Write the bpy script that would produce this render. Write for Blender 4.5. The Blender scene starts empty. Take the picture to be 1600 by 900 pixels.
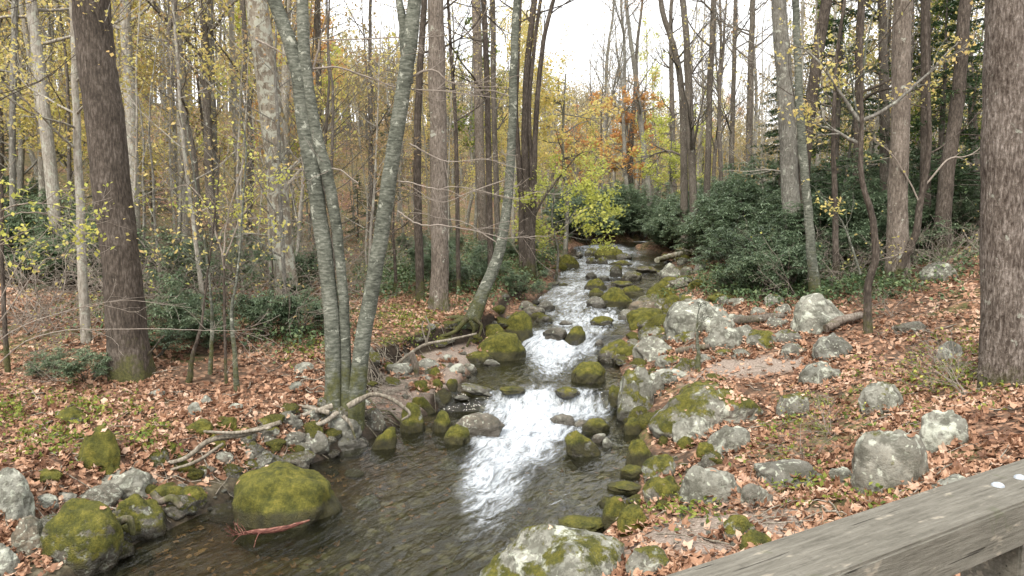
import bpy, math
import numpy as np
from mathutils import Vector
from mathutils.bvhtree import BVHTree

S = bpy.context.scene
COL = S.collection
R = math.radians
rng = np.random.default_rng(11)

# ------------------------------------------------------------------ camera
F = 1150.0                      # focal length in pixels of the 1600 px wide photograph
CH = 3.0                        # eye height above the near pool
PITCH = math.atan((450 - 340) / F)
cam = bpy.data.cameras.new("camera"); camo = bpy.data.objects.new("camera", cam); COL.objects.link(camo)
cam.lens = 36 * F / 1600; cam.sensor_width = 36; cam.clip_start = 0.05; cam.clip_end = 1500
camo.location = (0, 0, CH); camo.rotation_euler = (math.pi / 2 - PITCH, 0, 0)
S.camera = camo

# ------------------------------------------------------------------ world, sun, exposure
SUN_EL, SUN_AZ = 52, 200
w = bpy.data.worlds.new("World"); S.world = w; w.use_nodes = True
nt = w.node_tree; nt.nodes.clear()
sky = nt.nodes.new('ShaderNodeTexSky'); sky.sky_type = 'NISHITA'; sky.sun_disc = False
sky.sun_elevation = R(SUN_EL); sky.sun_rotation = R(SUN_AZ); sky.dust_density = 4; sky.air_density = 1.0
tcw = nt.nodes.new('ShaderNodeTexCoord')
nz = nt.nodes.new('ShaderNodeTexNoise'); nz.inputs['Scale'].default_value = 1.6; nz.inputs['Detail'].default_value = 4
rmp = nt.nodes.new('ShaderNodeMapRange'); rmp.inputs[1].default_value = .3; rmp.inputs[2].default_value = .7
rmp.inputs[3].default_value = 9.0; rmp.inputs[4].default_value = 12.0
cl = nt.nodes.new('ShaderNodeCombineColor')
m1 = nt.nodes.new('ShaderNodeMath'); m1.operation = 'MULTIPLY'; m1.inputs[1].default_value = 1.0
m2 = nt.nodes.new('ShaderNodeMath'); m2.operation = 'MULTIPLY'; m2.inputs[1].default_value = 1.0
mixw = nt.nodes.new('ShaderNodeMix'); mixw.data_type = 'RGBA'; mixw.inputs[0].default_value = .86
bg = nt.nodes.new('ShaderNodeBackground'); bg.inputs[1].default_value = .13
wo = nt.nodes.new('ShaderNodeOutputWorld')
L = nt.links.new
L(tcw.outputs['Generated'], nz.inputs['Vector']); L(nz.outputs[0], rmp.inputs[0])
L(rmp.outputs[0], cl.inputs[0]); L(rmp.outputs[0], m1.inputs[0]); L(m1.outputs[0], cl.inputs[1])
L(rmp.outputs[0], m2.inputs[0]); L(m2.outputs[0], cl.inputs[2])
L(sky.outputs[0], mixw.inputs[6]); L(cl.outputs[0], mixw.inputs[7])
L(mixw.outputs[2], bg.inputs[0]); L(bg.outputs[0], wo.inputs[0])
sun = bpy.data.lights.new("sun", 'SUN'); suno = bpy.data.objects.new("sun", sun); COL.objects.link(suno)
sun.energy = 2.5; sun.angle = R(14); sun.color = (1, .94, .84)
suno.rotation_euler = (R(90 - SUN_EL), 0, R(180 - SUN_AZ)); suno.location = (0, 0, 40)
S.view_settings.view_transform = 'Standard'; S.view_settings.look = 'None'
S.view_settings.gamma = 1; S.view_settings.use_curve_mapping = False
S.view_settings.exposure = 0.72
S.render.engine = 'CYCLES'
try:
    S.cycles.use_denoising = True; S.cycles.denoiser = 'OPENIMAGEDENOISE'
    S.cycles.max_bounces = 6; S.cycles.diffuse_bounces = 3; S.cycles.glossy_bounces = 2
    S.cycles.transmission_bounces = 3; S.cycles.transparent_max_bounces = 6
    S.cycles.use_adaptive_sampling = True; S.cycles.adaptive_threshold = 0.02
    S.cycles.caustics_reflective = False; S.cycles.caustics_refractive = False
except Exception: pass

# ------------------------------------------------------------------ pixel rays of the photograph -> places
FW = np.array([0, math.cos(PITCH), -math.sin(PITCH)]); UP = np.array([0, math.sin(PITCH), math.cos(PITCH)])
def ray(px, py):
    return FW + np.array([1., 0, 0]) * (px - 800) / F + UP * (450 - py) / F
def at_z(px, py, z):
    d = ray(px, py); t = (z - CH) / d[2]; return np.array([0, 0, CH]) + d * t
def at_y(px, py, Y):
    d = ray(px, py); return np.array([0, 0, CH]) + d * (Y / d[1])
def proj(p):
    q = np.asarray(p, float) - np.array([0, 0, CH])
    dz = q @ FW
    return 800 + F * q[..., 0] / dz, 450 - F * (q @ UP) / dz

# ------------------------------------------------------------------ noise
def _h(ix, iy, iz, s):
    n = (ix * 374761393 + iy * 668265263 + iz * 2147483647 + s * 1274126177) & 0xffffffff
    n = ((n ^ (n >> 13)) * 1274126177) & 0xffffffff
    n = (n ^ (n >> 16)) & 0xffffff
    return n / float(0xffffff) * 2 - 1
def vn(p, s=0):
    p = np.asarray(p, float)
    if p.shape[-1] == 2: p = np.concatenate([p, np.zeros(p.shape[:-1] + (1,))], -1)
    i = np.floor(p).astype(np.int64); f = p - i; u = f * f * (3 - 2 * f)
    r = 0
    for a in (0, 1):
        for b in (0, 1):
            for c in (0, 1):
                wgt = (u[..., 0] if a else 1 - u[..., 0]) * (u[..., 1] if b else 1 - u[..., 1]) * (u[..., 2] if c else 1 - u[..., 2])
                r = r + wgt * _h(i[..., 0] + a, i[..., 1] + b, i[..., 2] + c, s)
    return r
def fbm(p, o=4, s=0):
    p = np.asarray(p, float); r = 0; a = 1
    for k in range(o):
        r = r + a * vn(p, s + k * 17); p = p * 2.03 + 5.7; a *= .5
    return r
def sst(a, b, x):
    t = np.clip((x - a) / (b - a), 0, 1); return t * t * (3 - 2 * t)

# ------------------------------------------------------------------ stream and ground
_T = [(900,165,800,0),(850,240,885,0),(780,365,962,0),(700,560,985,0),(660,650,975,0),(643,700,965,0),
      (611,720,965,.27),(570,748,950,.28),(548,790,942,.29),(524,822,965,.52),(500,835,990,.60),(470,850,1000,.74),
      (450,865,1035,.88),(430,875,1045,1.03),(420,882,1045,1.13),(410,890,1040,1.24),(400,893,1035,1.36),(392,896,1015,1.48),(386,900,985,1.6)]
_Y, _XL, _XR, _Z = [], [], [], []
for py, a, b, z in _T:
    pa, pb = at_z(a, py, z), at_z(b, py, z)
    yy = pa[1]
    if _Y and yy <= _Y[-1]: yy = _Y[-1] + .22
    _Y.append(yy); _XL.append(pa[0]); _XR.append(pb[0]); _Z.append(z)
_Y = [-30, -2] + _Y + [38.5, 42, 50, 120, 300]
_XL = [-17, -7.2] + _XL + [_XL[-1] + 1.6, _XL[-1] + 5.5, _XL[-1] + 17, 70, 160]
_XR = [-12, -3.4] + _XR + [_XL[-5] + 3.2, _XL[-4] + 4, _XL[-3] + 6, 75, 166]
_Z = [-.3, -.05] + _Z + [1.66, 1.7, 1.9, 4, 12]
def stream(y):
    return np.interp(y, _Y, _XL), np.interp(y, _Y, _XR), np.interp(y, _Y, _Z)
def wz_s(y):
    return np.interp(y, [-30, 6, 10, 13, 16, 20, 25, 35, 50, 70, 120, 300], [-.3, 0, .02, .25, .5, .75, 1.05, 1.6, 1.9, 2.6, 4, 12])
def lipd(y): return np.interp(y, [-5, 5.5, 7, 8.3, 9.8, 10.8, 12.2, 13.6, 15, 16.5, 40], [.6, .75, .8, .35, .3, 1.0, 1.5, 1.1, .5, .6, .7])
def liph(y): return np.interp(y, [-5, 6, 9, 12, 15, 20, 40], [.5, .5, .55, .6, .55, .45, .5])
def dists(x, y):
    xl, xr, wz = stream(y)
    return (xl - x) * .93, (x - xr) * .93
def hgt(x, y):
    x = np.asarray(x, float); y = np.asarray(y, float)
    xl, xr, wz = stream(y); ws = wz_s(y)
    wob = .12 * vn(np.stack([x * 1.1, y * 1.1], -1), 3)
    dl = (xl - x) * .93 + wob; dr = (x - xr) * .93 + wob
    d = np.maximum(dl, dr); left = dl > dr
    t = np.clip((x - xl) / (xr - xl), 0, 1)
    P = np.stack([x, y], -1)
    bed = wz - .1 - .30 * np.sin(math.pi * t) ** .8 + .05 * fbm(P * 2.2, 3, 5)
    # left side
    lp, lh = lipd(y), liph(y)
    lb = wz + (ws - wz) * sst(0, 1.2, dl)
    hl = lb - .1 + .2 * sst(0, .25, dl) + .06 * np.clip(dl / lp, 0, 1) + (lh - .16) * sst(lp - .12, lp + np.interp(y, [9, 10.5], [.55, .22]), dl) + .028 * np.clip(dl - lp, 0, 40)
    hs = np.clip(dl - 20 - .1 * np.clip(y - 30, 0, 60), 0, 1e3)
    hl = hl + .26 * hs * sst(0, 8, hs) - .22 * np.clip(hs - 34, 0, 1e3)
    # right side
    rb = wz + (ws - wz) * sst(0, 1.2, dr)
    hr = rb - .1 + .22 * sst(0, .3, dr) + .22 * sst(.3, 1.4, dr) + .15 * np.clip(dr - .4, 0, 6) + .22 * np.clip(dr - 2.2, 0, 6) * .5 \
        + .10 * np.clip(dr - 9, 0, 60)
    out = np.where(left, hl, hr)
    amp = sst(.1, 2, d)
    out = out + amp * (.09 * fbm(P * .45, 3, 9) + .025 * fbm(P * 2.4, 3, 21))
    h = np.where(d > 0, out, bed)
    h = np.where((d > -.15) & (d < .05), np.maximum(bed, np.minimum(h, wz - .04)) * .5 + h * .5, h)
    h = h + .045 * np.clip(y - 75, 0, 200)
    return h
def H(x, y): return float(hgt(np.array([x]), np.array([y]))[0])
def WZ(y): return float(np.interp(y, _Y, _Z))
def surf(x, y):
    xl, xr, wz = stream(y)
    h = H(x, y)
    return max(h, float(wz)) if xl < x < xr else h
_TT = np.cumsum(np.concatenate([[3.0], .05 + .006 * 3.0 * np.exp(np.arange(620) * .0062)]))
def ground_at(px, py, dmax=150):
    d = ray(px, py); d = d / d[1]
    x = d[0] * _TT; z = CH + d[2] * _TT
    xl, xr, wz = stream(_TT); h = hgt(x, _TT); h = np.where((x > xl) & (x < xr), np.maximum(h, wz), h)
    k = np.nonzero(z <= h)[0]
    if not len(k): return np.array([0, 0, CH]) + d * dmax
    k = k[0]
    if k == 0: return np.array([x[0], _TT[0], z[0]])
    a, b = (z - h)[k - 1], (z - h)[k]; t = _TT[k - 1] + (_TT[k] - _TT[k - 1]) * a / (a - b + 1e-12)
    return np.array([0, 0, CH]) + d * t

# ------------------------------------------------------------------ mesh building
class MB:
    def __init__(s): s.v = []; s.f = []; s.m = []; s.r = []; s.n = 0
    def add(s, V, Fc, mat=0, r=0.0):
        V = np.asarray(V, float).reshape(-1, 3); Fc = np.asarray(Fc, np.int64)
        s.v.append(V); s.f.append(Fc + s.n); s.m.append(np.full(len(Fc), mat, np.int32))
        s.r.append(np.broadcast_to(np.asarray(r, float), (len(V),)).copy()); s.n += len(V)
    def mesh(s, name, mats, smooth=True):
        V = np.concatenate(s.v); me = bpy.data.meshes.new(name)
        tot = np.concatenate([np.full(len(f), f.shape[1], np.int32) for f in s.f])
        idx = np.concatenate([f.ravel() for f in s.f]).astype(np.int32)
        me.vertices.add(len(V)); me.vertices.foreach_set('co', V.astype(np.float32).ravel())
        me.loops.add(len(idx)); me.loops.foreach_set('vertex_index', idx)
        me.polygons.add(len(tot))
        me.polygons.foreach_set('loop_start', np.concatenate([[0], np.cumsum(tot)[:-1]]).astype(np.int32))
        try: me.polygons.foreach_set('loop_total', tot)
        except Exception: pass
        for m in (mats if isinstance(mats, (list, tuple)) else [mats]): me.materials.append(m)
        me.polygons.foreach_set('material_index', np.concatenate(s.m))
        me.polygons.foreach_set('use_smooth', np.full(len(tot), smooth, bool))
        a = me.attributes.new('r', 'FLOAT', 'POINT'); a.data.foreach_set('value', np.concatenate(s.r).astype(np.float32))
        me.update(calc_edges=True)
        return me
    def build(s, name, mats, parent=None, smooth=True):
        return link(name, s.mesh(name, mats, smooth), parent)
def link(name, me, parent=None):
    o = bpy.data.objects.new(name, me); COL.objects.link(o)
    if parent is not None: o.parent = parent
    return o
def tag(o, label=None, cat=None, group=None, kind=None):
    if label: o['label'] = label
    if cat: o['category'] = cat
    if group: o['group'] = group
    if kind: o['kind'] = kind
    return o
def empty(name, loc, label, cat, group=None, rz=0, sc=1):
    o = bpy.data.objects.new(name, None); COL.objects.link(o); o.location = loc
    o.rotation_euler = (0, 0, rz); o.scale = (sc, sc, sc); o.empty_display_size = .2
    return tag(o, label, cat, group)
def copy_tree(o, loc, rz=0, sc=(1, 1, 1), label=None, group=None, tilt=(0, 0)):
    r = o.copy(); COL.objects.link(r); r.location = loc; r.rotation_euler = (tilt[0], tilt[1], rz); r.scale = sc
    if label: r['label'] = label
    if group: r['group'] = group
    for ch in list(o.children):
        c = ch.copy(); COL.objects.link(c); c.parent = r
    return r

def tube(pts, rad, n=8, rough=0.0, seed=0, cap=True, freq=6.0):
    pts = np.asarray(pts, float); k = len(pts); rad = np.broadcast_to(np.asarray(rad, float), (k,))
    T = np.gradient(pts, axis=0); T /= np.linalg.norm(T, axis=1)[:, None] + 1e-9
    a = np.array([1., 0, 0]) if abs(T[0, 0]) < .8 else np.array([0, 1., 0])
    N = np.zeros_like(T)
    for i in range(k):
        a = a - T[i] * (a @ T[i]); a /= np.linalg.norm(a) + 1e-9; N[i] = a
    B = np.cross(T, N)
    th = np.arange(n) / n * 2 * math.pi
    D = N[:, None, :] * np.cos(th)[None, :, None] + B[:, None, :] * np.sin(th)[None, :, None]
    rr = np.repeat(rad[:, None], n, 1)
    if rough:
        q = pts[:, None, :] * np.array([1, 1, .35]) * freq + D * 1.2
        rr = rr * (1 + rough * fbm(q, 3, seed))
    V = pts[:, None, :] + D * rr[:, :, None]
    i = np.arange(k - 1)[:, None] * n; j = np.arange(n)[None, :]; j2 = (j + 1) % n
    Fq = np.stack([i + j, i + j2, i + n + j2, i + n + j], -1).reshape(-1, 4)
    return V.reshape(-1, 3), Fq
def smooth_path(P, n):
    P = np.asarray(P, float); k = len(P)
    if k < 3: 
        t = np.linspace(0, 1, n)[:, None]; return P[0] * (1 - t) + P[-1] * t
    Q = np.vstack([2 * P[0] - P[1], P, 2 * P[-1] - P[-2]])
    u = np.linspace(0, k - 1 - 1e-6, n); i = np.floor(u).astype(int); f = (u - i)[:, None]
    a, b, c, d = Q[i], Q[i + 1], Q[i + 2], Q[i + 3]
    return .5 * (2 * b + (c - a) * f + (2 * a - 5 * b + 4 * c - d) * f ** 2 + (3 * b - a - 3 * c + d) * f ** 3)

# ------------------------------------------------------------------ materials
class NG:
    def __init__(s, name):
        s.m = bpy.data.materials.new(name); s.m.use_nodes = True; s.t = s.m.node_tree; s.t.nodes.clear()
        s.out = s.t.nodes.new('ShaderNodeOutputMaterial')
    def n(s, typ, **kw):
        q = s.t.nodes.new('ShaderNode' + typ)
        for k, v in kw.items(): setattr(q, k, v)
        return q
    def l(s, a, b): s.t.links.new(a, b)
    def _in(s, sock, v):
        if isinstance(v, bpy.types.NodeSocket): s.l(v, sock)
        elif isinstance(v, (tuple, list)) and len(v) == 3 and sock.type == 'RGBA': sock.default_value = (*v, 1)
        else: sock.default_value = v
    def math(s, op, a, b=0.0, c=None, clamp=False):
        q = s.n('Math', operation=op); q.use_clamp = clamp
        s._in(q.inputs[0], a); s._in(q.inputs[1], b)
        if c is not None: s._in(q.inputs[2], c)
        return q.outputs[0]
    def mix(s, f, a, b, bt='MIX'):
        q = s.n('Mix', data_type='RGBA', blend_type=bt); s._in(q.inputs[0], f); s._in(q.inputs[6], a); s._in(q.inputs[7], b)
        return q.outputs[2]
    def ramp(s, v, st):
        q = s.n('ValToRGB'); e = q.color_ramp.elements
        while len(e) > 1: e.remove(e[-1])
        e[0].position = st[0][0]; e[0].color = (*st[0][1], 1)
        for p, c in st[1:]:
            x = e.new(p); x.color = (*c, 1)
        s._in(q.inputs[0], v); return q.outputs[0]
    def rng(s, v, a, b, c=0.0, d=1.0, sm=True):
        q = s.n('MapRange'); q.interpolation_type = 'SMOOTHSTEP' if sm else 'LINEAR'
        s._in(q.inputs[0], v); s._in(q.inputs[1], a); s._in(q.inputs[2], b); s._in(q.inputs[3], c); s._in(q.inputs[4], d)
        return q.outputs[0]
    def co(s, kind='Object', scale=(1, 1, 1), off=None):
        q = s.n('TexCoord').outputs[kind] if kind != 'World' else s.n('NewGeometry').outputs['Position']
        m = s.n('Mapping'); s.l(q, m.inputs[0]); m.inputs['Scale'].default_value = scale
        if off is not None: s.l(off, m.inputs['Location'])
        return m.outputs[0]
    def noise(s, v, sc, det=4, rough=.6, dist=0, out=0):
        q = s.n('TexNoise'); s.l(v, q.inputs['Vector']); q.inputs['Scale'].default_value = sc
        q.inputs['Detail'].default_value = det; q.inputs['Roughness'].default_value = rough; q.inputs['Distortion'].default_value = dist
        return q.outputs[out]
    def vor(s, v, sc, feat='F1', out='Distance', rnd=1):
        q = s.n('TexVoronoi', feature=feat); s.l(v, q.inputs['Vector']); q.inputs['Scale'].default_value = sc
        q.inputs['Randomness'].default_value = rnd
        return q.outputs[out]
    def attr(s, name, typ='GEOMETRY', out='Fac'):
        q = s.n('Attribute', attribute_type=typ, attribute_name=name); return q.outputs[out]
    def bump(s, h, dist=.01, st=1.0, nrm=None):
        q = s.n('Bump'); s._in(q.inputs['Strength'], st); q.inputs['Distance'].default_value = dist; s.l(h, q.inputs['Height'])
        if nrm is not None: s.l(nrm, q.inputs['Normal'])
        return q.outputs[0]
    def pbr(s, col, rough=.8, nrm=None, spec=.4):
        q = s.n('BsdfPrincipled'); s._in(q.inputs['Base Color'], col); s._in(q.inputs['Roughness'], rough)
        s._in(q.inputs['Specular IOR Level'], spec)
        if nrm is not None: s.l(nrm, q.inputs['Normal'])
        return q.outputs[0]
    def done(s, sh): s.l(sh, s.out.inputs[0]); return s.m

def mat_rock():
    g = NG('rock'); oi = g.n('ObjectInfo').outputs['Random']
    cx = g.n('CombineXYZ'); g.l(g.math('MULTIPLY', oi, 37.0), cx.inputs[0]); g.l(g.math('MULTIPLY', oi, 91.0), cx.inputs[1])
    v = g.co('Object', (1, 1, 1), cx.outputs[0])
    tone = g.attr('tone', 'OBJECT'); moss = g.attr('moss', 'OBJECT'); brown = g.attr('brown', 'OBJECT'); wet = g.attr('wetz', 'OBJECT')
    n1 = g.noise(v, 3.0, 6, .65); n2 = g.noise(v, 22, 5, .7); n3 = g.noise(v, 7, 4, .6, .4)
    dark = g.ramp(n1, [(.3, (.055, .055, .05)), (.5, (.11, .11, .1)), (.7, (.2, .2, .18))])
    pale = g.ramp(n1, [(.32, (.13, .135, .11)), (.48, (.25, .255, .215)), (.62, (.33, .33, .28)), (.76, (.45, .45, .4))])
    c = g.mix(tone, dark, pale)
    c = g.mix(brown, c, g.ramp(n3, [(.3, (.1, .07, .04)), (.7, (.26, .19, .12))]))
    c = g.mix(g.rng(n2, .35, .7, 0, .55), c, g.mix(tone, (.05, .05, .045), (.16, .155, .13)))
    # lichen patches
    lv = g.noise(v, 4.5, 3, .5, .8); lm = g.math('MULTIPLY', g.rng(lv, .56, .62), g.math('ADD', g.math('MULTIPLY', tone, .8), .15))
    c = g.mix(lm, c, g.mix(n2, (.36, .38, .3), (.6, .62, .54)))
    # fine cracks
    ed = g.vor(g.co('Object', (1, 1, 1.6), cx.outputs[0]), 2.2, 'DISTANCE_TO_EDGE')
    ck = g.rng(g.math('ADD', ed, g.math('MULTIPLY', g.math('SUBTRACT', n3, .5), .06)), .0, .02, 1, 0)
    c = g.mix(g.math('MULTIPLY', ck, .1), c, (.04, .04, .035))
    dv_ = g.n('VectorMath', operation='ADD'); g.l(v, dv_.inputs[0]); g.l(g.noise(v, 9, 2, .5, 0, 1), dv_.inputs[1])
    vd = g.vor(dv_.outputs[0], 5.5, 'F1', 'Distance'); vc2 = g.n('SeparateColor'); g.l(g.vor(dv_.outputs[0], 5.5, 'F1', 'Color'), vc2.inputs[0])
    sp_ = g.math('MULTIPLY', g.rng(vd, .3, .36, 1, 0), g.rng(vc2.outputs[0], .6, .62))
    c = g.mix(g.math('MULTIPLY', sp_, .7), c, g.mix(n2, (.34, .37, .29), (.56, .58, .48)))
    c = g.mix(g.math('MULTIPLY', g.rng(g.noise(v, 5.5, 6, .75, .3), .48, .58), .7), c, (.07, .068, .05))
    # moss on the upper faces
    sp = g.n('SeparateXYZ'); g.l(g.n('NewGeometry').outputs['Normal'], sp.inputs[0])
    mk = g.math('ADD', g.math('MULTIPLY', sp.outputs[2], .42), g.math('MULTIPLY', g.math('SUBTRACT', g.noise(v, 3.6, 6, .7), .5), 2.1))
    mk = g.math('ADD', mk, g.math('SUBTRACT', g.math('MULTIPLY', g.math('SUBTRACT', moss, .5), 1.6), .1))
    mm = g.rng(mk, .02, .24)
    mcol = g.ramp(g.noise(v, 9, 6, .75), [(.3, (.022, .027, .008)), (.44, (.085, .085, .016)), (.58, (.18, .165, .028)), (.75, (.3, .25, .06))])
    mcol = g.mix(g.rng(g.noise(v, 60, 3, .7), .3, .7, 0, .5), mcol, (.05, .06, .012))
    c = g.mix(mm, c, mcol)
    # wet band above the water
    pz = g.n('SeparateXYZ'); g.l(g.n('NewGeometry').outputs['Position'], pz.inputs[0])
    wm = g.rng(g.math('SUBTRACT', pz.outputs[2], g.math('ADD', wet, g.math('MULTIPLY', g.math('SUBTRACT', n1, .5), .2))), -.02, .05, 1, 0)
    c = g.mix(g.math('MULTIPLY', wm, .72), c, g.mix(n2, (.012, .01, .007), (.05, .042, .03)))
    ro = g.math('SUBTRACT', g.math('ADD', .72, g.math('MULTIPLY', mm, .22)), g.math('MULTIPLY', wm, .5))
    hh = g.math('ADD', g.math('MULTIPLY', n2, .5), g.math('MULTIPLY', g.noise(v, 70, 3, .7), g.math('ADD', .2, g.math('MULTIPLY', mm, .8))))
    hh = g.math('ADD', hh, g.math('MULTIPLY', g.noise(v, 8, 5, .7), 1.1))
    return g.done(g.pbr(c, ro, g.bump(hh, .03, .95), .35))

def mat_bark(name, stops, moss=0.25, freq=1.0, horiz=False, lich=0.0, bumpd=.02, mossz=.9):
    g = NG(name); oi = g.n('ObjectInfo').outputs['Random']
    cx = g.n('CombineXYZ'); g.l(g.math('MULTIPLY', oi, 53.0), cx.inputs[0]); g.l(g.math('MULTIPLY', oi, 17.0), cx.inputs[1])
    v1 = g.co('Object', (1, 1, 1), cx.outputs[0])
    vv = g.co('Object', (8, 8, 2.0) if not horiz else (3, 3, 11), cx.outputs[0])
    n1 = g.noise(vv, 2.4 * freq, 6, .65, .3); n2 = g.noise(v1, 1.6, 4, .6); n3 = g.noise(v1, 30, 3, .6)
    f = g.math('ADD', g.math('MULTIPLY', n1, .7), g.math('MULTIPLY', n2, .3))
    c = g.ramp(f, stops)
    c = g.mix(g.rng(n3, .3, .75, 0, .4), c, stops[0][1])
    if lich:
        lm = g.rng(g.noise(v1, 7, 5, .65, .4), .64 - lich * .15, .70 - lich * .15)
        c = g.mix(g.math('MULTIPLY', lm, .75), c, (.42, .43, .36))
    pz = g.n('SeparateXYZ'); g.l(g.n('TexCoord').outputs['Object'], pz.inputs[0])
    hm = g.rng(pz.outputs[2], 0.0, mossz, 1, 0)
    mk = g.math('ADD', g.math('MULTIPLY', hm, .55), g.math('MULTIPLY', g.math('SUBTRACT', g.noise(v1, 4, 5, .7), .5), 1.5))
    mm = g.math('MULTIPLY', g.rng(g.math('ADD', mk, moss - .5), .05, .4), .85)
    c = g.mix(mm, c, g.ramp(n3, [(.3, (.035, .04, .014)), (.7, (.12, .12, .04))]))
    return g.done(g.pbr(c, .88, g.bump(g.math('ADD', n1, g.math('MULTIPLY', n3, .25)), bumpd, 1.0), .2))

def mat_leaf(name, stops, trans=.35, rough=.55, spec=.3):
    g = NG(name); r = g.attr('r'); oi = g.n('ObjectInfo').outputs['Random']
    rr = g.math('ADD', g.math('MULTIPLY', r, .82), g.math('MULTIPLY', oi, .18))
    c = g.ramp(rr, stops)
    p = g.pbr(c, rough, None, spec); t = g.n('BsdfTranslucent'); g.l(c, t.inputs[0])
    m = g.n('MixShader'); m.inputs[0].default_value = trans; g.l(p, m.inputs[1]); g.l(t.outputs[0], m.inputs[2])
    return g.done(m.outputs[0])

M = {}
M['rock'] = mat_rock()
M['bark_dark'] = mat_bark('bark_dark', [(.36, (.03, .025, .02)), (.5, (.085, .069, .056)), (.64, (.185, .157, .133))], .3, 1.9)
M['bark_brown'] = mat_bark('bark_brown', [(.36, (.07, .057, .045)), (.5, (.185, .155, .128)), (.64, (.34, .295, .25))], .16, 1.9, False, .2)
M['bark_furrow'] = mat_bark('bark_furrow', [(.38, (.06, .045, .036)), (.5, (.19, .158, .132)), (.62, (.4, .35, .31))], .2, 2.2, False, .05, .06, .5)
M['bark_beech'] = mat_bark('bark_beech', [(.36, (.04, .044, .034)), (.5, (.125, .132, .106)), (.66, (.275, .282, .235))], .3, 1.5, True, .35, .012, 1.6)
M['bark_syc'] = mat_bark('bark_syc', [(.36, (.1, .08, .06)), (.5, (.23, .2, .155)), (.64, (.42, .39, .32))], .2, .9, False, 1.0, .012, 1.6)
M['bark_grey'] = mat_bark('bark_grey', [(.36, (.085, .078, .066)), (.5, (.19, .18, .155)), (.64, (.34, .33, .29))], .16, 1.7, False, .4)
M['bark_pale'] = mat_bark('bark_pale', [(.36, (.15, .135, .11)), (.5, (.33, .3, .255)), (.64, (.5, .48, .42))], .1, 1.5, False, .6)
M['bark_bgbrown'] = mat_bark('bark_bgbrown', [(.36, (.05, .042, .034)), (.5, (.125, .108, .09)), (.64, (.23, .205, .175))], .14, 1.6, False, .15)
M['twig'] = mat_bark('twig', [(.3, (.17, .14, .115)), (.5, (.3, .26, .22)), (.7, (.45, .4, .35))], .0, 2)
M['root'] = mat_bark('root', [(.36, (.1, .085, .065)), (.5, (.25, .22, .175)), (.64, (.45, .41, .35))], .15, 2.0, False, .1, .012, .2)
M['leaf_yellow'] = mat_leaf('leaf_yellow', [(0, (.42, .43, .13)), (.35, (.62, .57, .19)), (.7, (.76, .61, .24)), (1, (.76, .5, .23))], .55)
M['leaf_lime'] = mat_leaf('leaf_lime', [(0, (.34, .4, .1)), (.5, (.58, .6, .15)), (1, (.75, .68, .18))], .5)
M['leaf_orange'] = mat_leaf('leaf_orange', [(0, (.6, .46, .14)), (.4, (.66, .4, .14)), (.75, (.64, .29, .12)), (1, (.5, .18, .11))], .5)
M['leaf_tan'] = mat_leaf('leaf_tan', [(0, (.26, .27, .1)), (.4, (.42, .34, .15)), (.75, (.46, .31, .17)), (1, (.38, .22, .14))], .45)
M['leaf_green'] = mat_leaf('leaf_green', [(0, (.06, .1, .02)), (.5, (.16, .22, .04)), (1, (.35, .36, .07))], .4)
M['leaf_rhodo'] = mat_leaf('leaf_rhodo', [(0, (.085, .125, .07)), (.45, (.14, .2, .115)), (.8, (.21, .27, .165)), (.95, (.32, .35, .22)), (1, (.48, .42, .16))], .36, .36, .8)
M['leaf_cover'] = mat_leaf('leaf_cover', [(0, (.05, .085, .04)), (.5, (.1, .16, .07)), (.85, (.18, .24, .11)), (1, (.34, .36, .15))], .25, .45, .4)
M['leaf_hemlock'] = mat_leaf('leaf_hemlock', [(0, (.03, .06, .03)), (.6, (.065, .11, .05)), (1, (.13, .18, .08))], .2, .6, .2)
M['leaf_litter'] = mat_leaf('leaf_litter', [(0, (.09, .05, .035)), (.15, (.17, .085, .05)), (.4, (.3, .165, .1)), (.65, (.44, .262, .168)), (.86, (.6, .44, .33)), (.93, (.3, .12, .07)), (1, (.64, .45, .14))], .12, .6, .25)

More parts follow.
